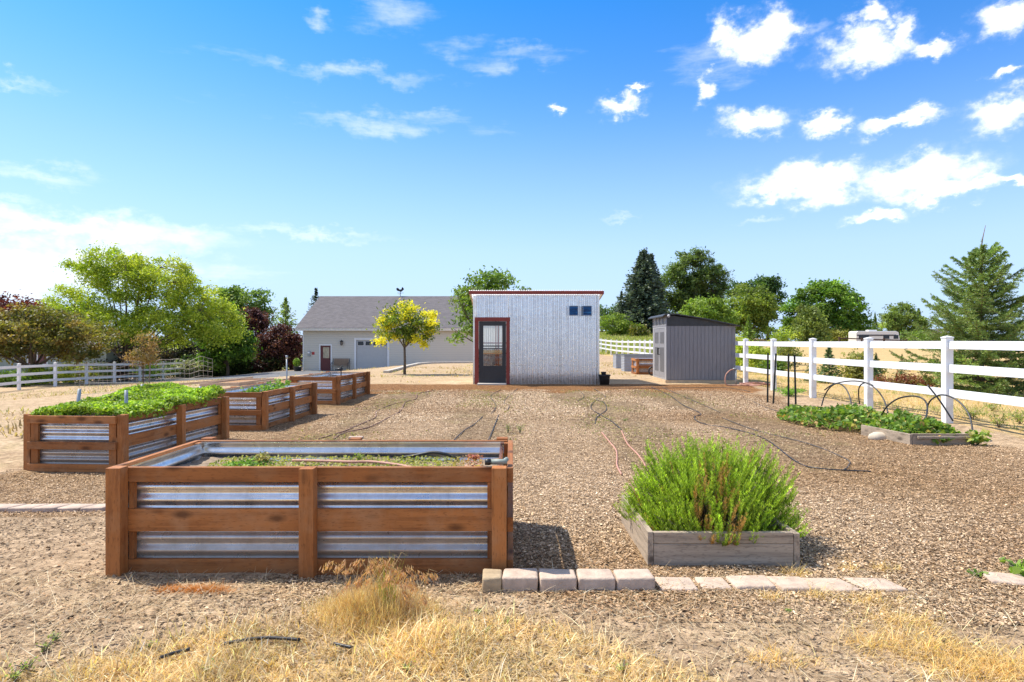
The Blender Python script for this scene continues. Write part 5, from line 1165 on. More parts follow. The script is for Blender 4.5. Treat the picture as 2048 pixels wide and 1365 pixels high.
# boards near the bed's back edge
for px, py, lab in ((712, 884, 'small paver behind the near bed middle post'), (395, 884, 'pale board end behind the near bed left corner')):
    p = gp(px, py - 6); tag(MB().box(-.11, .11, -.05, .05, -.02, .04).build('loose_block', M['paver'], loc=p, bevel=.008), lab, 'block')

# ---------------------------------------------------------------- far things
def rail_fence(label, xa, xb, y, col):
    t = empty('wood_fence', label, 'fence', (0, 0, 0)); n_ = int(abs(xb - xa) / 3)
    for k in range(n_ + 1):
        x = xa + (xb - xa) * k / n_; MB().box(x - .09, x + .09, y - .09, y + .09, G(x, y) - .2, G(x, y) + 1.35).build('post', col, t)
        if k < n_:
            x2 = xa + (xb - xa) * (k + 1) / n_
            for h in (.5, 1.15): MB().bar((x + .09, y, G(x, y) + h), (x2 - .09, y, G(x2, y) + h), .05, .15).build('rail', col, t)
dkw = pmat('dark_fence_wood', (.08, .045, .03), .85, 0, .3)
rail_fence('dark brown rail fence along the green meadow', 12, 34, 109, dkw)
rail_fence('dark brown rail fence far right before the white trailer', 44, 86, 84, dkw)
t = empty('white_gate', 'small white two rail gate in the meadow fence', 'gate', (at(1248, 668, 106).x, 106, G(at(1248, 668, 106).x, 106)))
mb = MB(); mb.box(-.85, -.7, -.07, .07, -.1, 1.5); mb.build('post', M['vinyl'], t); MB().box(.7, .85, -.07, .07, -.1, 1.5).build('post', M['vinyl'], t)
for h in (.7, 1.2): MB().box(-.7, .7, -.03, .03, h, h + .16).build('rail', M['vinyl'], t)
def trailer(label, cat, x, y, L, Wd, H, name='travel_trailer', body=(.72, .70, .66)):
    t = empty(name, label, cat, (x, y, G(x, y) + .0))
    mb = MB(); mb.prism([(-L / 2, .55), (L / 2 - .3, .5), (L / 2, .9), (L / 2 - .25, H - .15), (L / 2 - .6, H), (-L / 2 + .2, H), (-L / 2, H - .2)], -Wd / 2, Wd / 2); mb.build('body', pmat(name + '_shell', body, .4, 0, .03), t, bevel=.06)
    MB().box(-L / 2 + .1, L / 2 - .6, -Wd / 2 - .015, -Wd / 2 - .002, H - .72, H - .5).build('stripe', pmat(name + '_band', (.10, .09, .09), .4), t)
    for wx, ww in ((-L * .33, 1.5), (L * .18, .9), (L * .4, .7)):
        MB().box(wx - ww / 2, wx + ww / 2, -Wd / 2 - .022, -Wd / 2 - .003, H * .52, H * .52 + .55).build('window', bpy.data.materials['dark_pane'], t)
    for wx in (-.5, .45):
        w_ = MB().tube([(wx - L * .05, -Wd / 2 - .01, .36), (wx - L * .05, -Wd / 2 + .22, .36)], .36, 18).build('wheel', M['black_plastic'], t)
        MB().tube([(wx - L * .05, -Wd / 2 - .02, .36), (wx - L * .05, -Wd / 2 - .008, .36)], .18, 12).build('rim', M['grey_post'], w_)
    MB().box(-1, .2, -.4, .4, H - .02, H + .2).build('roof_vent', M['white_paint'], t)
trailer('long white travel trailer parked far off on the right', 'trailer', at(1748, 690, 92).x, 92, 6.4, 2.2, 2.35)
trailer('pale motorhome far off beside the metal shed', 'motorhome', at(1200, 660, 125).x, 125, 4.2, 2.3, 2.6, 'motorhome', (.55, .56, .58))
t = empty('house', 'distant house with a dark grey roof at the far right', 'house', (at(1868, 670, 150).x, 150, G(100, 150)))
MB().box(-4, 4, 0, 6, 0, 1.6).build('wall', pmat('distant_wall', (.4, .36, .3), .8), t); mb = MB(); yz_prism(mb, [(-.5, 1.5), (6.5, 1.5), (3, 3.6)], -4.5, 4.5); mb.build('roof', M['shingle'], t)
# ---------------------------------------------------------------- trees
def curve_pts(a, b, bow, n=5):
    a, b = Vector(a), Vector(b); return [a.lerp(b, t / n) + Vector(bow) * math.sin(math.pi * t / n) for t in range(n + 1)]
def broad_tree(name, label, cat, x, y, blobs, nl, ls, cols, trunk=.15, fork=None, group=None, nclump=70, clump=.35, up=.35, asp=.55, seed=0, base_z=None, limbs=5, jit=.18, shell=.5, droop=0, flat=.6):
    """blobs: ellipsoids (dx, dy, z, rx, ry, rz) above the base; leaf clumps sit on twigs spread through them"""
    rs = np.random.default_rng(seed + 100); rd = random.Random(seed + 5)
    z0 = G(x, y) if base_z is None else base_z
    t = empty(name, label, cat, (x, y, z0), 0, group)
    vol = np.array([b[3] * b[4] * b[5] for b in blobs]); vol = vol ** .8; pr = vol / vol.sum()
    bi = rs.choice(len(blobs), nclump, p=pr); B = np.array(blobs)[bi]
    d = unit(rs.normal(size=(nclump, 3))); rad = rs.uniform(shell ** 3, 1, (nclump, 1)) ** (1 / 3)
    C = B[:, :3] + d * rad * B[:, 3:6]
    zmin = min(b[2] - b[5] for b in blobs)
    C[:, 2] = np.maximum(C[:, 2], max(.15, zmin))
    fk = fork if fork is not None else max(.3, zmin * .9)
    mb = MB(); fkp = Vector((0, 0, fk))
    mb.tube([(0, 0, -.2), (trunk * .3, 0, fk * .5), fkp], [trunk * 1.25, trunk, trunk * .9], 8)
    mains = []
    for k, b in enumerate(blobs):
        e = Vector((b[0], b[1], b[2] + b[5] * .35)); pts = curve_pts(fkp, e, (rd.uniform(-.1, .1) * b[3], 0, -.08 * b[5]), 6)
        rr = trunk * .75 * max(.35, (pr[k] / pr.max()) ** .5); mb.tube(pts, [rr * (1 - .8 * i / 6) for i in range(7)], 6); mains.append((pts, rr))
    for k in range(limbs):
        b = blobs[rd.randrange(len(blobs))]; a_ = rd.uniform(0, 6.28); e = Vector((b[0] + b[3] * .75 * math.cos(a_), b[1] + b[4] * .75 * math.sin(a_), b[2] + b[5] * rd.uniform(-.1, .7)))
        pts = curve_pts(fkp, e, (0, 0, -.1 * b[5]), 6); rr = trunk * .5; mb.tube(pts, [rr * (1 - .8 * i / 6) for i in range(7)], 6); mains.append((pts, rr))
    for c in C:
        cv = Vector(c); best = min(((p - cv).length, i, pts) for pts, rr in mains for i, p in enumerate(pts) if i >= 2)
        mb.tube(curve_pts(best[2][best[1]], cv, (0, 0, .05), 3), [trunk * .13, trunk * .1, trunk * .07, trunk * .03], 4, cap=False)
    mb.build('trunk', M['bark'], t, smooth=True)
    per = max(4, nl // nclump); pts = []; cc = []
    tone = np.exp(rs.normal(0, jit, nclump)); ci = rs.uniform(0, 1, nclump)
    cols = np.asarray(cols, float)
    for k in range(nclump):
        g = rs.normal(0, 1, (per, 3)) * np.array([clump, clump, clump * flat]) * (.6 + .8 * rs.uniform())
        if droop: g[:, 2] -= droop * np.hypot(g[:, 0], g[:, 1]) * .6
        pts.append(C[k] + g)
        a = cols[int(ci[k] * len(cols)) % len(cols)]; base = a[None] * .6 + pal(per, cols, .1) * .4
        cc.append(base * tone[k])
    P = np.concatenate(pts); P[:, 2] = np.maximum(P[:, 2], .08)
    leaves('crown', P, ls * rs.uniform(.6, 1.35, len(P)), np.clip(np.concatenate(cc), .004, .9), M['leaf'], t, up=up, asp=asp)
    return t
def conifer(name, label, cat, x, y, h, r, cols, whorls=22, per=9, ns=.35, nq=26, droop=.15, group=None, low=.06, lean=0, tip=.0, seed=0, shape=.9, asp=.3, trunk=None, jit=.16, upturn=.12, nmat=None):
    rs = np.random.default_rng(seed + 300); z0 = G(x, y); t = empty(name, label, cat, (x, y, z0), 0, group)
    tr = trunk or h * .014; mb = MB(); mb.tube([(0, 0, -.2), (lean * .4, 0, h * .5), (lean, 0, h)], [tr * 1.3, tr * .8, tr * .12], 8)
    P, S, Dv, C = [], [], [], []
    for w in range(whorls):
        f = w / (whorls - 1); zz = h * (low + (1 - low - tip) * f); R_ = r * max(.03, (1 - f)) ** shape
        for k in range(per):
            a = 6.283 * k / per + w * 2.4 + rs.normal(0, .25); L = R_ * rs.uniform(.68, 1.15); da = np.array([math.cos(a), math.sin(a), 0]); z_ = zz + rs.normal(0, h * .012)
            q = rs.uniform(.06, 1, nq)[:, None] ** .8
            br = np.array([lean * z_ / h, 0, z_]) + da * L * q + np.array([0, 0, 1]) * (-droop * L * q + upturn * L * q ** 2.2)
            sd = rs.normal(0, 1, (nq, 1)) * L * .22 * (1.1 - q); perp = np.array([-da[1], da[0], 0])
            P.append(br + perp * sd + np.stack([np.zeros(nq), np.zeros(nq), rs.normal(-.1, .25, nq) * ns], 1)); S.append(ns * rs.uniform(.6, 1.2, nq) * (1.1 - .35 * q[:, 0]) * (1 - .45 * f))
            Dv.append(unit(da * .8 + perp * np.sign(sd) * .55 + rs.normal(0, .22, (nq, 3)) + np.array([0, 0, .08])))
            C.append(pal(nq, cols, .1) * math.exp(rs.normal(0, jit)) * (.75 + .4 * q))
            if k % 2 == 0: mb.tube([(lean * z_ / h, 0, z_), tuple(np.array([lean * z_ / h, 0, z_]) + da * L * .5 + np.array([0, 0, -droop * L * .5])), tuple(np.array([lean * z_ / h, 0, z_]) + da * L * .97 + np.array([0, 0, (-droop + upturn) * L]))], [tr * .28, tr * .18, tr * .06], 4, cap=False)
    mb.build('trunk', M['bark'], t, smooth=True)
    P = np.concatenate(P); P[:, 2] = np.maximum(P[:, 2], .06)
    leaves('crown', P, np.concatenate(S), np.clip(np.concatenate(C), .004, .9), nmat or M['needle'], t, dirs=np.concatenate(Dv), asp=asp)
    return t
LOC = [(.35, .43, .035), (.45, .50, .05), (.22, .32, .03), (.50, .54, .07)]
MID = [(.14, .23, .03), (.21, .30, .045), (.09, .16, .025)]
DRK = [(.045, .085, .02), (.07, .12, .025), (.03, .06, .015)]
PUR = [(.075, .022, .028), (.12, .04, .042), (.045, .016, .02), (.16, .07, .06)]
BRZ = [(.22, .20, .04), (.15, .16, .035), (.28, .18, .055), (.08, .10, .022)]
YEL = [(.70, .64, .03), (.60, .58, .04), (.80, .70, .05)]
def wx(px, Y): return (px - 1024) / F * Y
LG = 'trees behind the left fence'
broad_tree('locust_tree', 'large spreading bright green locust tree behind the left fence', 'tree', wx(252, 46), 46, [(-2.2, 0, 8.5, 1.9, 1.8, 1.45), (-.2, 0, 7.6, 2.5, 2.2, 2.2), (2.5, 0, 7.6, 2.5, 2.2, 2.1), (4.8, 0, 6.0, 2.4, 2.2, 2.0), (6.8, 0, 4.5, 1.8, 1.8, 1.7), (-4.6, 0, 6.0, 1.7, 1.6, 1.1), (-3.6, 0, 4.6, 2.6, 2.2, 1.7), (0, 0, 4.6, 3.4, 2.8, 1.9), (3.6, 0, 4.1, 3.2, 2.6, 1.6)],
           52000, .225, LOC, .16, 1.3, LG, 420, .34, seed=1, limbs=9, jit=.14, asp=.4, shell=.25, droop=.5)
broad_tree('crab_apple_tree', 'low wide bronze green crab apple tree at the far left', 'tree', wx(66, 39), 39, [(0, 0, 3.1, 3.2, 2.6, 1.75), (-2.8, 0, 2.9, 2.6, 2.2, 1.5), (3.0, 0, 2.75, 2.3, 2.0, 1.35), (1.0, 0, 4.0, 1.8, 1.6, 1.0)], 22000, .20, BRZ + [(.26, .24, .05)], .17, 1.0, LG, 190, .30, seed=2, limbs=7)
broad_tree('red_leaf_tree', 'tall dark red leaved tree behind the crab apple', 'tree', wx(20, 58), 58, [(-.5, 0, 5.4, 3.4, 2.5, 1.8), (2.8, 0, 5.5, 1.4, 1.4, 1.1)], 8000, .27, [(.16, .025, .02), (.10, .02, .02), (.2, .05, .03)], .2, 2.2, LG, 80, .4, seed=3)
broad_tree('maple_tree', 'dense dark green maple between the locust and the purple plum', 'tree', wx(455, 51), 51, [(0, 0, 3.6, 1.65, 1.5, 2.2), (.7, 0, 2.6, 1.6, 1.4, 1.6), (-.9, .2, 2.4, 1.5, 1.4, 1.6)], 13000, .25, [(.13, .26, .03), (.20, .33, .04), (.06, .13, .02), (.05, .1, .02)], .13, .9, LG, 110, .3, seed=4)
broad_tree('poplar_tree', 'tall loose green poplar behind the purple plum tree', 'tree', wx(490, 74), 74, [(0, 0, 7.0, 2.4, 2, 2.6), (-2.2, 0, 7.2, 2.0, 1.8, 2.2), (1.9, 0, 6.2, 1.2, 1.3, 2.6)], 9500, .34, [(.16, .25, .05), (.22, .3, .07), (.11, .18, .04)], .2, 2, LG, 110, .42, seed=5)
broad_tree('plum_tree', 'tall purple leaved plum tree left of the garage', 'tree', wx(504, 62), 62, [(0, 0, 4.3, 1.55, 1.4, 1.9), (.1, 0, 2.5, 1.4, 1.3, 1.3)], 8500, .26, PUR, .15, 1, LG, 85, .3, seed=6, jit=.25)
broad_tree('plum_bush', 'dark purple round bush beside the garage corner', 'bush', wx(560, 54), 54, [(.2, 0, 2.4, 1.55, 1.4, 1.6), (-.9, 0, 1.5, 1.2, 1.2, 1.25), (1.0, .2, 1.5, 1.1, 1.2, 1.4)], 13000, .22, PUR + [(.06, .03, .03)], .1, .5, LG, 110, .28, seed=7, jit=.25)
conifer('columnar_tree', 'slim pale green columnar tree behind the purple bush', 'tree', wx(571, 82), 82, 8.4, 2.5, [(.27, .34, .10), (.35, .42, .14), (.2, .26, .07)], 18, 7, .6, 16, -.6, LG, .1, seed=8, nmat=M['leaf'], asp=.5, shape=.7)
conifer('spruce_tree', 'dark spruce rising over the left end of the garage roof', 'tree', wx(632, 86), 86, 10.0, 4.2, [(.04, .07, .03), (.07, .1, .045)], 22, 8, .6, 20, .2, LG, .05, seed=9)
for k, (px, Y, rx, h, cols, lab) in enumerate(((345, 56, 2.6, 3.6, [(.035, .02, .02), (.05, .05, .02), (.03, .045, .015)], 'dark purple hedge bush under the locust right side'), (410, 56.5, 2.4, 3.4, [(.04, .018, .02), (.03, .05, .018)], 'dark purple hedge bush left of the maple'), (270, 58, 2.8, 3.2, [(.03, .02, .02), (.035, .05, .02)], 'dark hedge bush behind the bronze sapling'),
     (440, 53, 1.6, 1.5, DRK, 'low dark clipped hedge bush along the driveway, left of the plum'), (485, 53.3, 1.6, 1.5, DRK, 'low dark clipped hedge bush under the purple plum'), (395, 52.6, 1.6, 1.45, DRK, 'low dark clipped hedge bush nearest the fence end'), (530, 53.6, 1.3, 1.5, DRK + PUR, 'low dark hedge bush touching the purple bush'),
     (505, 58, 1.4, 2.3, LOC, 'yellow green shrub between the plum tree and purple bush'), (480, 57, 1.2, 2.0, [(.28, .3, .1), (.3, .2, .12)], 'tan flowering shrub under the plum tree'), (375, 51.6, 1.0, 1.1, [(.35, .34, .25), (.3, .3, .2), (.2, .24, .1)], 'pale flowering shrub at the fence end'))):
    broad_tree('hedge_bush', lab, 'bush', wx(px, Y), Y, [(0, 0, h * .55, rx * 1.15, rx * .7, h * .56)], 6500, .22, cols, .07, .3, 'dark hedge along the driveway', 50, .3, seed=20 + k, shell=.3)
for k, (px, Y, rx, h, cols, lab) in enumerate(((20, 36, 1.0, .9, MID, 'small green shrub behind the leftmost fence bay'), (78, 39, 1.1, 1.1, LOC, 'yellow green shrub behind the second fence bay'), (140, 41.5, 1.5, 1.2, LOC + BRZ, 'wide yellow green shrub right of the red window'), (190, 43.5, 1.3, 1.4, MID + BRZ, 'bronze green shrub behind the middle fence bay'), (235, 45.5, 1.3, 1.4, BRZ + PUR, 'reddish shrub behind the fence left of the sapling'), (285, 48, 1.3, 1.3, MID, 'green shrub behind the fence at the sapling'), (325, 50, 1.2, 1.2, DRK + MID, 'dark green shrub near the fence end'))):
    broad_tree('fence_shrub', lab, 'bush', wx(px, Y), Y, [(0, 0, h * .5, rx, rx * .6, h * .5)], 2200, .16, cols, .04, .2, 'shrubs behind the left fence', 34, .22, seed=40 + k, shell=.3)
broad_tree('sapling', 'young bronze leaved sapling staked before the left fence', 'tree', wx(286, 32), 32, [(0, 0, 2.1, .7, .6, .75), (.35, 0, 1.7, .55, .5, .5), (-.3, 0, 1.5, .5, .5, .4)], 2600, .115, [(.30, .17, .07), (.24, .18, .06), (.34, .22, .10), (.16, .14, .05)], .032, .95, None, 60, .16, seed=50, limbs=4, asp=.45)
tag(MB().tube([(0, 0, -.1), (.06, 0, 1.3)], .03, 7).build('tree_stake', M['bark_grey'], loc=(wx(298, 31.6), 31.6, G(wx(298, 31.6), 31.6))), 'wooden stake beside the bronze sapling', 'stake')
leafy_plant('weed_clump', 'green weed clump at the foot of the bronze sapling', 'weed', (wx(293, 29), 29, G(wx(293, 29), 29)), .5, .5, 260, .1, [(.2, .27, .06), (.3, .32, .08)], stems=8)
# yellow tipped sapling before the garage: green inside, yellow new growth
ysp = gp(809, 748.5)
ty = broad_tree('golden_rain_sapling', 'young tree with bright yellow leaf tips before the garage', 'tree', ysp.x, ysp.y, [(-.15, 0, 2.35, .75, .7, .6), (.7, 0, 2.05, .65, .6, .55), (-.65, 0, 1.95, .6, .6, .5), (.15, 0, 1.7, .6, .6, .35)], 3300, .13, [(.10, .17, .025), (.16, .22, .03), (.24, .27, .03)], .055, 1.15, None, 40, .19, seed=60, limbs=5, base_z=ysp.z)
rs = np.random.default_rng(61); Q = []
for b in ((-.95, 2.35, .26), (-.62, 2.75, .26), (-.1, 3.0, .32), (.4, 2.85, .28), (.95, 2.6, .3), (1.35, 2.25, .25), (1.15, 1.85, .26), (.65, 1.55, .25), (-1.25, 1.45, .3), (-.85, 1.6, .28), (-.35, 1.65, .22), (.1, 2.45, .3), (-.45, 2.2, .3), (.6, 2.2, .32), (-.8, 2.0, .25), (.3, 1.5, .2), (0.95, 1.3, .2), (.15, 2.75, .3), (1.3, 2.6, .2)):
    m = 150; Q.append(rs.normal(0, 1, (m, 3)) * np.array([b[2] * .55, b[2] * .6, b[2] * .42]) + np.array([b[0] * .92, rs.uniform(-.55, .35), b[1]]))
Q = np.concatenate(Q); leaves('blossom_tips', Q, rng.uniform(.09, .17, len(Q)), pal(len(Q), YEL, .12), M['leaf'], ty, up=.4, asp=.5)
broad_tree('ash_tree', 'green tree rising behind the corrugated metal shed', 'tree', wx(972, 30.5), 30.5, [(0, 0, 3.5, 1.5, 1.4, 1.4), (-.9, 0, 3.0, .95, 1.0, 1.3), (.9, 0, 3.9, 1.2, 1.0, .9), (-1.15, 0, 2.0, .65, .8, .75), (-.1, 0, 4.2, .9, .8, .7)], 8000, .19, [(.12, .22, .03), (.19, .29, .04), (.26, .34, .06), (.08, .15, .025)], .11, 1.1, None, 110, .24, seed=62, droop=.6, asp=.42)
# right hand side
RG = 'trees beyond the far meadow'
BLU = [(.08, .115, .075), (.125, .165, .11), (.05, .075, .05), (.18, .22, .16)]
conifer('spruce_tree', 'tall blue green spruce beyond the meadow', 'tree', wx(1287, 112), 112, 14.6, 6.4, BLU, 36, 14, 1.15, 26, .30, RG, .02, seed=70, shape=.60, upturn=.05, asp=.46)
conifer('spruce_tree', 'second top of the spruce pair, just right of the taller', 'tree', wx(1302, 114), 114, 14.0, 4.6, BLU, 30, 12, 1.05, 22, .30, RG, .02, seed=71, shape=.62, upturn=.05, asp=.42)
conifer('spruce_tree', 'short dark spruce at the left foot of the tall spruce', 'tree', wx(1243, 112), 112, 7.4, 3.4, BLU, 18, 8, .8, 14, .3, RG, .02, seed=72, asp=.4)
broad_tree('pine_tree', 'huge rounded dark pine, tallest beyond the grey shed', 'tree', wx(1385, 120), 120, [(0, 0, 11.4, 5.2, 4.2, 4.3), (-2.8, 0, 8.5, 4.4, 4, 4.2), (3.0, 0, 9.2, 4.0, 4, 4.0), (.6, 0, 5.5, 5.4, 4, 3.6), (-3.6, 0, 5.2, 3.4, 3, 3.0), (-4.2, 0, 10.2, 2.0, 2, 1.6), (4.6, 0, 11, 2, 2, 1.5), (.2, 0, 14.2, 2.6, 2.4, 1.8)], 30000, .62, [(.105, .165, .04), (.15, .21, .055), (.065, .105, .03), (.20, .26, .065)], .5, 2.5, RG, 330, .55, seed=73, asp=.3, up=.6, flat=.55, jit=.26)
broad_tree('round_tree', 'bright yellow green rounded tree right behind the grey shed', 'tree', wx(1412, 92), 92, [(0, 0, 4.2, 3.2, 3, 2.7), (2.0, 0, 3.4, 2.4, 2.2, 2.2), (-1.9, 0, 3.3, 2.0, 2, 2.0)], 10000, .38, [(.20, .30, .04), (.28, .36, .06), (.14, .22, .03)], .25, 1, RG, 120, .45, seed=74)
broad_tree('willow_tree', 'rounded olive green willow right of the grey shed roof', 'tree', wx(1500, 96), 96, [(0, 0, 6.0, 3.4, 3, 3.0), (-.6, 0, 3.5, 3.2, 3, 2.8), (1.6, 0, 5.0, 2.6, 2.5, 2.6)], 13000, .40, [(.22, .29, .045), (.29, .35, .06), (.13, .19, .03)], .3, 1, RG, 150, .48, seed=75, droop=.8)
broad_tree('dark_tree', 'darker tree peeking out behind the olive willow', 'tree', wx(1535, 108), 108, [(0, 0, 7.2, 2.6, 2.4, 4.3), (-1.6, 0, 7.8, 2.6, 2.4, 2.4), (-4.5, 0, 8.3, 2, 2, 1.4)], 8500, .46, [(.06, .12, .03), (.10, .17, .04), (.04, .08, .02)], .3, 1.5, RG, 110, .5, seed=76)
broad_tree('walnut_tree', 'wide dense dark green walnut behind the white fence', 'tree', wx(1650, 102), 102, [(0, 0, 6.6, 4.5, 4, 3.9), (-4.2, 0, 4.6, 3.0, 3, 3.2), (3.6, 0, 5.4, 3.4, 3, 3.4), (5.2, 0, 2.8, 2.2, 2, 2.4), (0, 0, 3.2, 5.4, 4, 2.4)], 24000, .50, [(.11, .22, .025), (.17, .29, .04), (.06, .13, .02), (.23, .34, .055)], .4, 1.2, RG, 230, .55, seed=77, up=.6, jit=.28)
broad_tree('pale_willow', 'pale feathery willow in front of the walnut left side', 'tree', wx(1618, 90), 90, [(0, 0, 3.2, 1.9, 1.6, 2.9), (1.0, 0, 2.2, 1.9, 1.6, 2.0)], 6500, .36, [(.22, .29, .07), (.28, .34, .09), (.15, .2, .05)], .15, .8, RG, 90, .4, seed=78, droop=1)
conifer('spruce_tree', 'small conifer between the walnut and the far pale tree', 'tree', wx(1750, 112), 112, 5.6, 1.5, MID, 14, 7, .7, 12, .1, RG, .03, seed=79)
broad_tree('far_tree', 'loose light green tree far right above the white trailer', 'tree', wx(1800, 130), 130, [(0, 0, 5.4, 3.9, 3, 3.0), (2.4, 0, 3.5, 3.2, 3, 2.5), (-2.6, 0, 3.4, 2.6, 2.5, 2.4)], 10500, .46, [(.19, .27, .06), (.26, .33, .08), (.12, .18, .04)], .3, 1, RG, 130, .5, seed=80)
conifer('spruce_tree', 'dark conifer peeking out right of the far light green tree', 'tree', wx(1838, 138), 138, 7.5, 2.6, DRK, 16, 8, .9, 14, .2, RG, .03, seed=81)
broad_tree('round_tree', 'small bright green tree left of the tall spruce', 'tree', wx(1226, 104), 104, [(0, 0, 2.0, 2.4, 2, 1.9), (1.6, 0, 1.5, 1.8, 2, 1.4)], 4200, .36, [(.22, .31, .04), (.3, .37, .06), (.15, .23, .03)], .15, .6, RG, 60, .42, seed=82)
broad_tree('far_tree', 'dark green far trees behind the pale motorhome', 'tree', wx(1212, 140), 140, [(-3, 0, 3.6, 4, 3, 2.6), (2, 0, 3.2, 3.5, 3, 2.4)], 4500, .5, [(.09, .15, .05), (.13, .2, .06)], .25, 1, RG, 70, .6, seed=83)
for k, (px, Y, rx, h, cols, lab) in enumerate(((1560, 100, 3.4, 2.2, MID, 'low dark shrub under the willow'), (1700, 98, 3.0, 2.2, LOC, 'yellow green shrub beside the trailer left end'), (1668, 97, 2.2, 2.4, [(.28, .27, .06), (.22, .25, .05)], 'golden green shrub before the walnut'), (1770, 120, 4, 2.2, MID, 'green shrub behind the trailer'), (1830, 118, 4, 2.4, MID, 'green shrub right of the trailer'), (1878, 122, 4, 2.3, MID + BRZ, 'far shrub nearest the big spruce'), (1940, 124, 5, 3, MID, 'far shrub behind the big spruce'), (2020, 124, 6, 3, DRK, 'far shrub at the right frame edge'), (1610, 108, 4, 3, DRK, 'dark shrub under the walnut left side'), (1490, 102, 4, 3, DRK, 'dark shrub behind the young conifer'), (1277, 101, 1.5, 2.0, BRZ + MID, 'small olive shrub in front of the tall spruce'))):
    broad_tree('far_shrub', lab, 'bush', wx(px, Y), Y, [(0, 0, h * .5, rx, rx * .6, h * .55)], 1700, .34, cols, .06, .3, 'far shrubs beyond the field', 34, .4, seed=90 + k, shell=.3)
# planting just beyond the white fence
conifer('young_conifer', 'bright green young conifer right behind the fence by the shed', 'tree', wx(1497, 33), 33, 2.65, .95, [(.19, .28, .05), (.25, .33, .07), (.14, .22, .04)], 16, 8, .26, 14, -.35, None, .04, seed=110, nmat=M['leaf'], asp=.4)
NG = 'planting just beyond the white fence'
for k, (px, Y, rx, h, cols, lab) in enumerate(((1482, 30, .8, 1.5, LOC, 'yellow green shrub touching the grey shed right edge'), (1520, 29, .75, 1.2, LOC + [(.3, .3, .06)], 'bushy yellow green shrub behind the first fence post'), (1560, 31, .9, 1.3, [(.22, .24, .05), (.3, .28, .08), (.16, .2, .05)], 'olive shrub behind the second fence bay'), (1460, 34, .8, 2.0, LOC, 'tall shrub behind the shed and the first post'), (1572, 38, .9, 2.2, MID + LOC, 'taller green shrub behind the leaning stake'), (1724, 22, .55, 1.0, [(.32, .30, .07), (.25, .26, .06), (.36, .34, .12)], 'wispy yellow green shrub behind the fourth fence post'), (1545, 27, .4, .6, MID, 'small green shrub low behind the second post'))):
    broad_tree('shrub', lab, 'bush', wx(px, Y), Y, [(0, 0, h * .52, rx, rx * .7, h * .5)], 2300, .12, cols, .03, .15, NG, 40, .18, seed=120 + k, shell=.25)
conifer('small_spruce', 'small blue green spruce behind the third fence bay', 'tree', wx(1658, 21.5), 21.5, 1.32, .52, [(.075, .14, .055), (.11, .19, .06), (.14, .22, .07)], 14, 8, .18, 14, .05, None, .03, seed=130)
conifer('small_spruce', 'small dark spruce right behind the fourth fence post', 'tree', wx(1752, 20.5), 20.5, 1.0, .40, [(.06, .12, .04), (.10, .16, .05)], 12, 7, .15, 12, .05, None, .03, seed=131)
conifer('small_spruce', 'tiny conifer seedling alone before the big right spruce', 'tree', wx(1804, 21), 21, .95, .36, [(.10, .18, .06), (.14, .22, .07)], 10, 7, .14, 10, 0, None, .03, seed=132)
conifer('small_spruce', 'tiny conifer left of the small blue green spruce', 'tree', wx(1620, 22), 22, .85, .32, [(.10, .16, .05), (.16, .2, .07)], 10, 7, .13, 10, 0, None, .03, seed=133)
for k, (px, Y, rx, h, lab) in enumerate(((1815, 19.2, .42, .42, 'low red leaved barberry behind the fence'), (1765, 19.6, .4, .26, 'flat dark red ground shrub left of the barberry'), (1850, 19, .3, .34, 'red and green shrub right of the barberry'))):
    broad_tree('barberry', lab, 'bush', wx(px, Y), Y, [(0, 0, h * .5, rx, rx * .7, h * .5)], 900, .07, [(.30, .05, .04), (.22, .04, .04), (.3, .16, .06), (.14, .15, .04)], .02, .1, NG, 26, .1, seed=140 + k, shell=.25)
leafy_plant('clover_clump', 'bright green low clump at the foot of the second fence post', 'plant', gp(1580, 792), .22, .42, 700, .05, [(.17, .33, .04), (.25, .42, .05)], stems=16)
for px, py, lab in ((1985, 822, 'green grass tuft on the straw field by the right edge'), (1945, 838, 'wide green weed on the straw field below the spruce'), (2040, 848, 'green weed cut by the right edge of the frame'), (1998, 855, 'grey green weed just right of the nearest fence post')):
    leafy_plant('field_weed', lab, 'weed', gp(px, py), .22, .25, 160, .06, [(.24, .31, .06), (.36, .36, .12)], 'weeds on the straw field', stems=9, asp=.35)

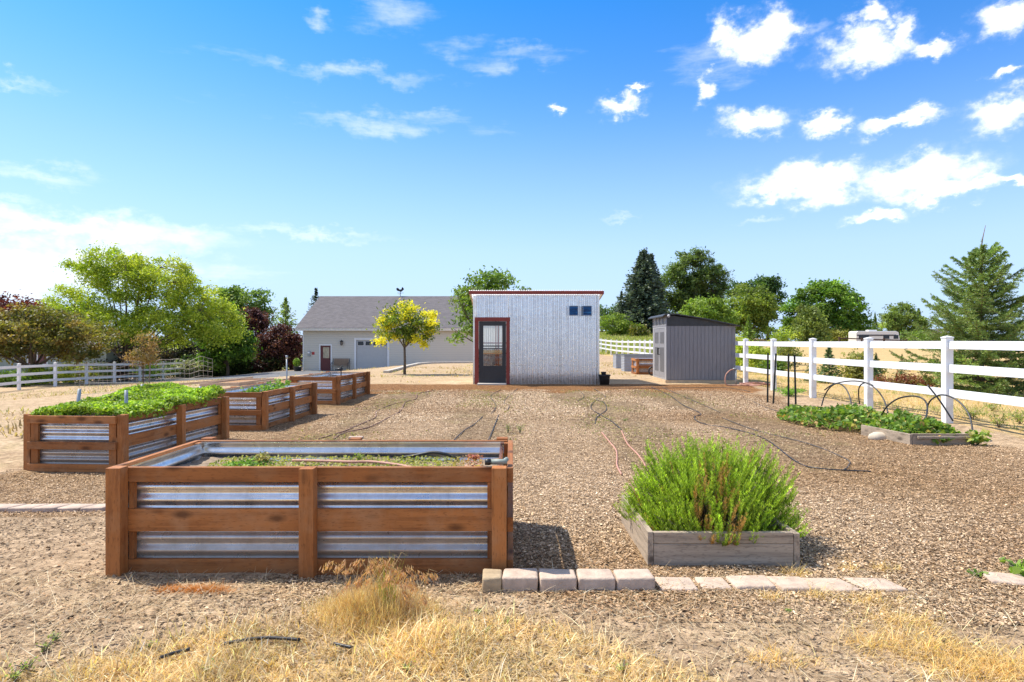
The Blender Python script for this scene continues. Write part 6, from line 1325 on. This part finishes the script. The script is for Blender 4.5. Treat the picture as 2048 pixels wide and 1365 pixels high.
# big young spruce by the right edge: long sparse branches, real side shoots
def open_spruce(label, x, y, h):
    rs = np.random.default_rng(404); t = empty('spruce_tree', label, 'tree', (x, y, G(x, y))); mb = MB()
    lead = [(0, 0, -.2), (.0, 0, h * .4), (-.02, 0, h * .74), (.0, 0, h * .86), (.05, 0, h * .93), (.12, 0, h)]
    mb.tube(lead, [.09, .06, .03, .018, .012, .006], 8)
    P, S, Dv, C = [], [], [], []
    def needles(a, b, n, ln, tone):
        a, b = np.array(a), np.array(b); q = rs.uniform(0, 1, (n, 1)); d = unit(b - a); r_ = unit(rs.normal(size=(n, 3))); r_ = unit(r_ - (r_ @ d)[:, None] * d + d * .75 + np.array([0, 0, .25]))
        P.append(a + (b - a) * q + r_ * ln * .45); S.append(ln * rs.uniform(.8, 1.25, n)); Dv.append(r_); C.append(pal(n, [(.19, .29, .06), (.26, .36, .085), (.12, .20, .05), (.34, .43, .12)], .14) * tone)
    nw = 17
    for w in range(nw):
        f = w / (nw - 1); zz = h * (.05 + .76 * f); R_ = 2.0 * (1 - .82 * f ** 1.6); per = 8 if f < .5 else (7 if f < .8 else 5)
        for k in range(per):
            a_ = 6.283 * k / per + w * 1.9 + rs.normal(0, .2); L = R_ * rs.uniform(.6, 1.15); up_ = .02 + .62 * f ** 1.2 + rs.normal(0, .10); tone = math.exp(rs.normal(0, .16))
            da = np.array([math.cos(a_), math.sin(a_), 0]); pts = [np.array([0, 0, zz]) + da * L * q + np.array([0, 0, 1]) * (up_ * L * q + .14 * L * q * q - .10 * L * math.sin(q * 3.1) * (1 - f)) for q in np.linspace(0, 1, 6)]
            mb.tube([tuple(p) for p in pts], [.014 * (1 - .7 * i / 5) * (1.2 - .6 * f) for i in range(6)], 5, cap=False)
            for i in range(1, 5): needles(pts[i], pts[i + 1], int(44 + 60 * L * .3), .070, tone)
            for q in np.arange(.16, .95, .075 if f < .7 else .13):
                i = min(4, int(q * 5)); bp = pts[i] + (pts[i + 1] - pts[i]) * (q * 5 - i); pr_ = np.array([-da[1], da[0], 0])
                for s in (-1, 1):
                    l2 = L * .42 * (1.05 - q) * rs.uniform(.7, 1.2) + .05
                    e = bp + unit(da * .85 + pr_ * s * .9 + np.array([0, 0, rs.normal(.0, .18)])) * l2
                    mb.tube([tuple(bp), tuple(e)], [.005, .002], 4, cap=False); needles(bp, e, int(20 + 95 * l2), .072, tone)
    for q in np.linspace(.74, .90, 7): needles((0, 0, h * q), (0.01, 0, h * (q + .025)), 12, .05, 1)
    mb.build('trunk', pmat('spruce_bark', (.20, .14, .09), .85, 0, .3, 14), t, smooth=True)
    leaves('crown', np.concatenate(P), np.concatenate(S), np.clip(np.concatenate(C), .004, .9), M['needle'], t, dirs=np.concatenate(Dv), asp=.2)
open_spruce('sparse young spruce with a bare crooked leader at the right', wx(1962, 16.5), 16.5, 4.5)
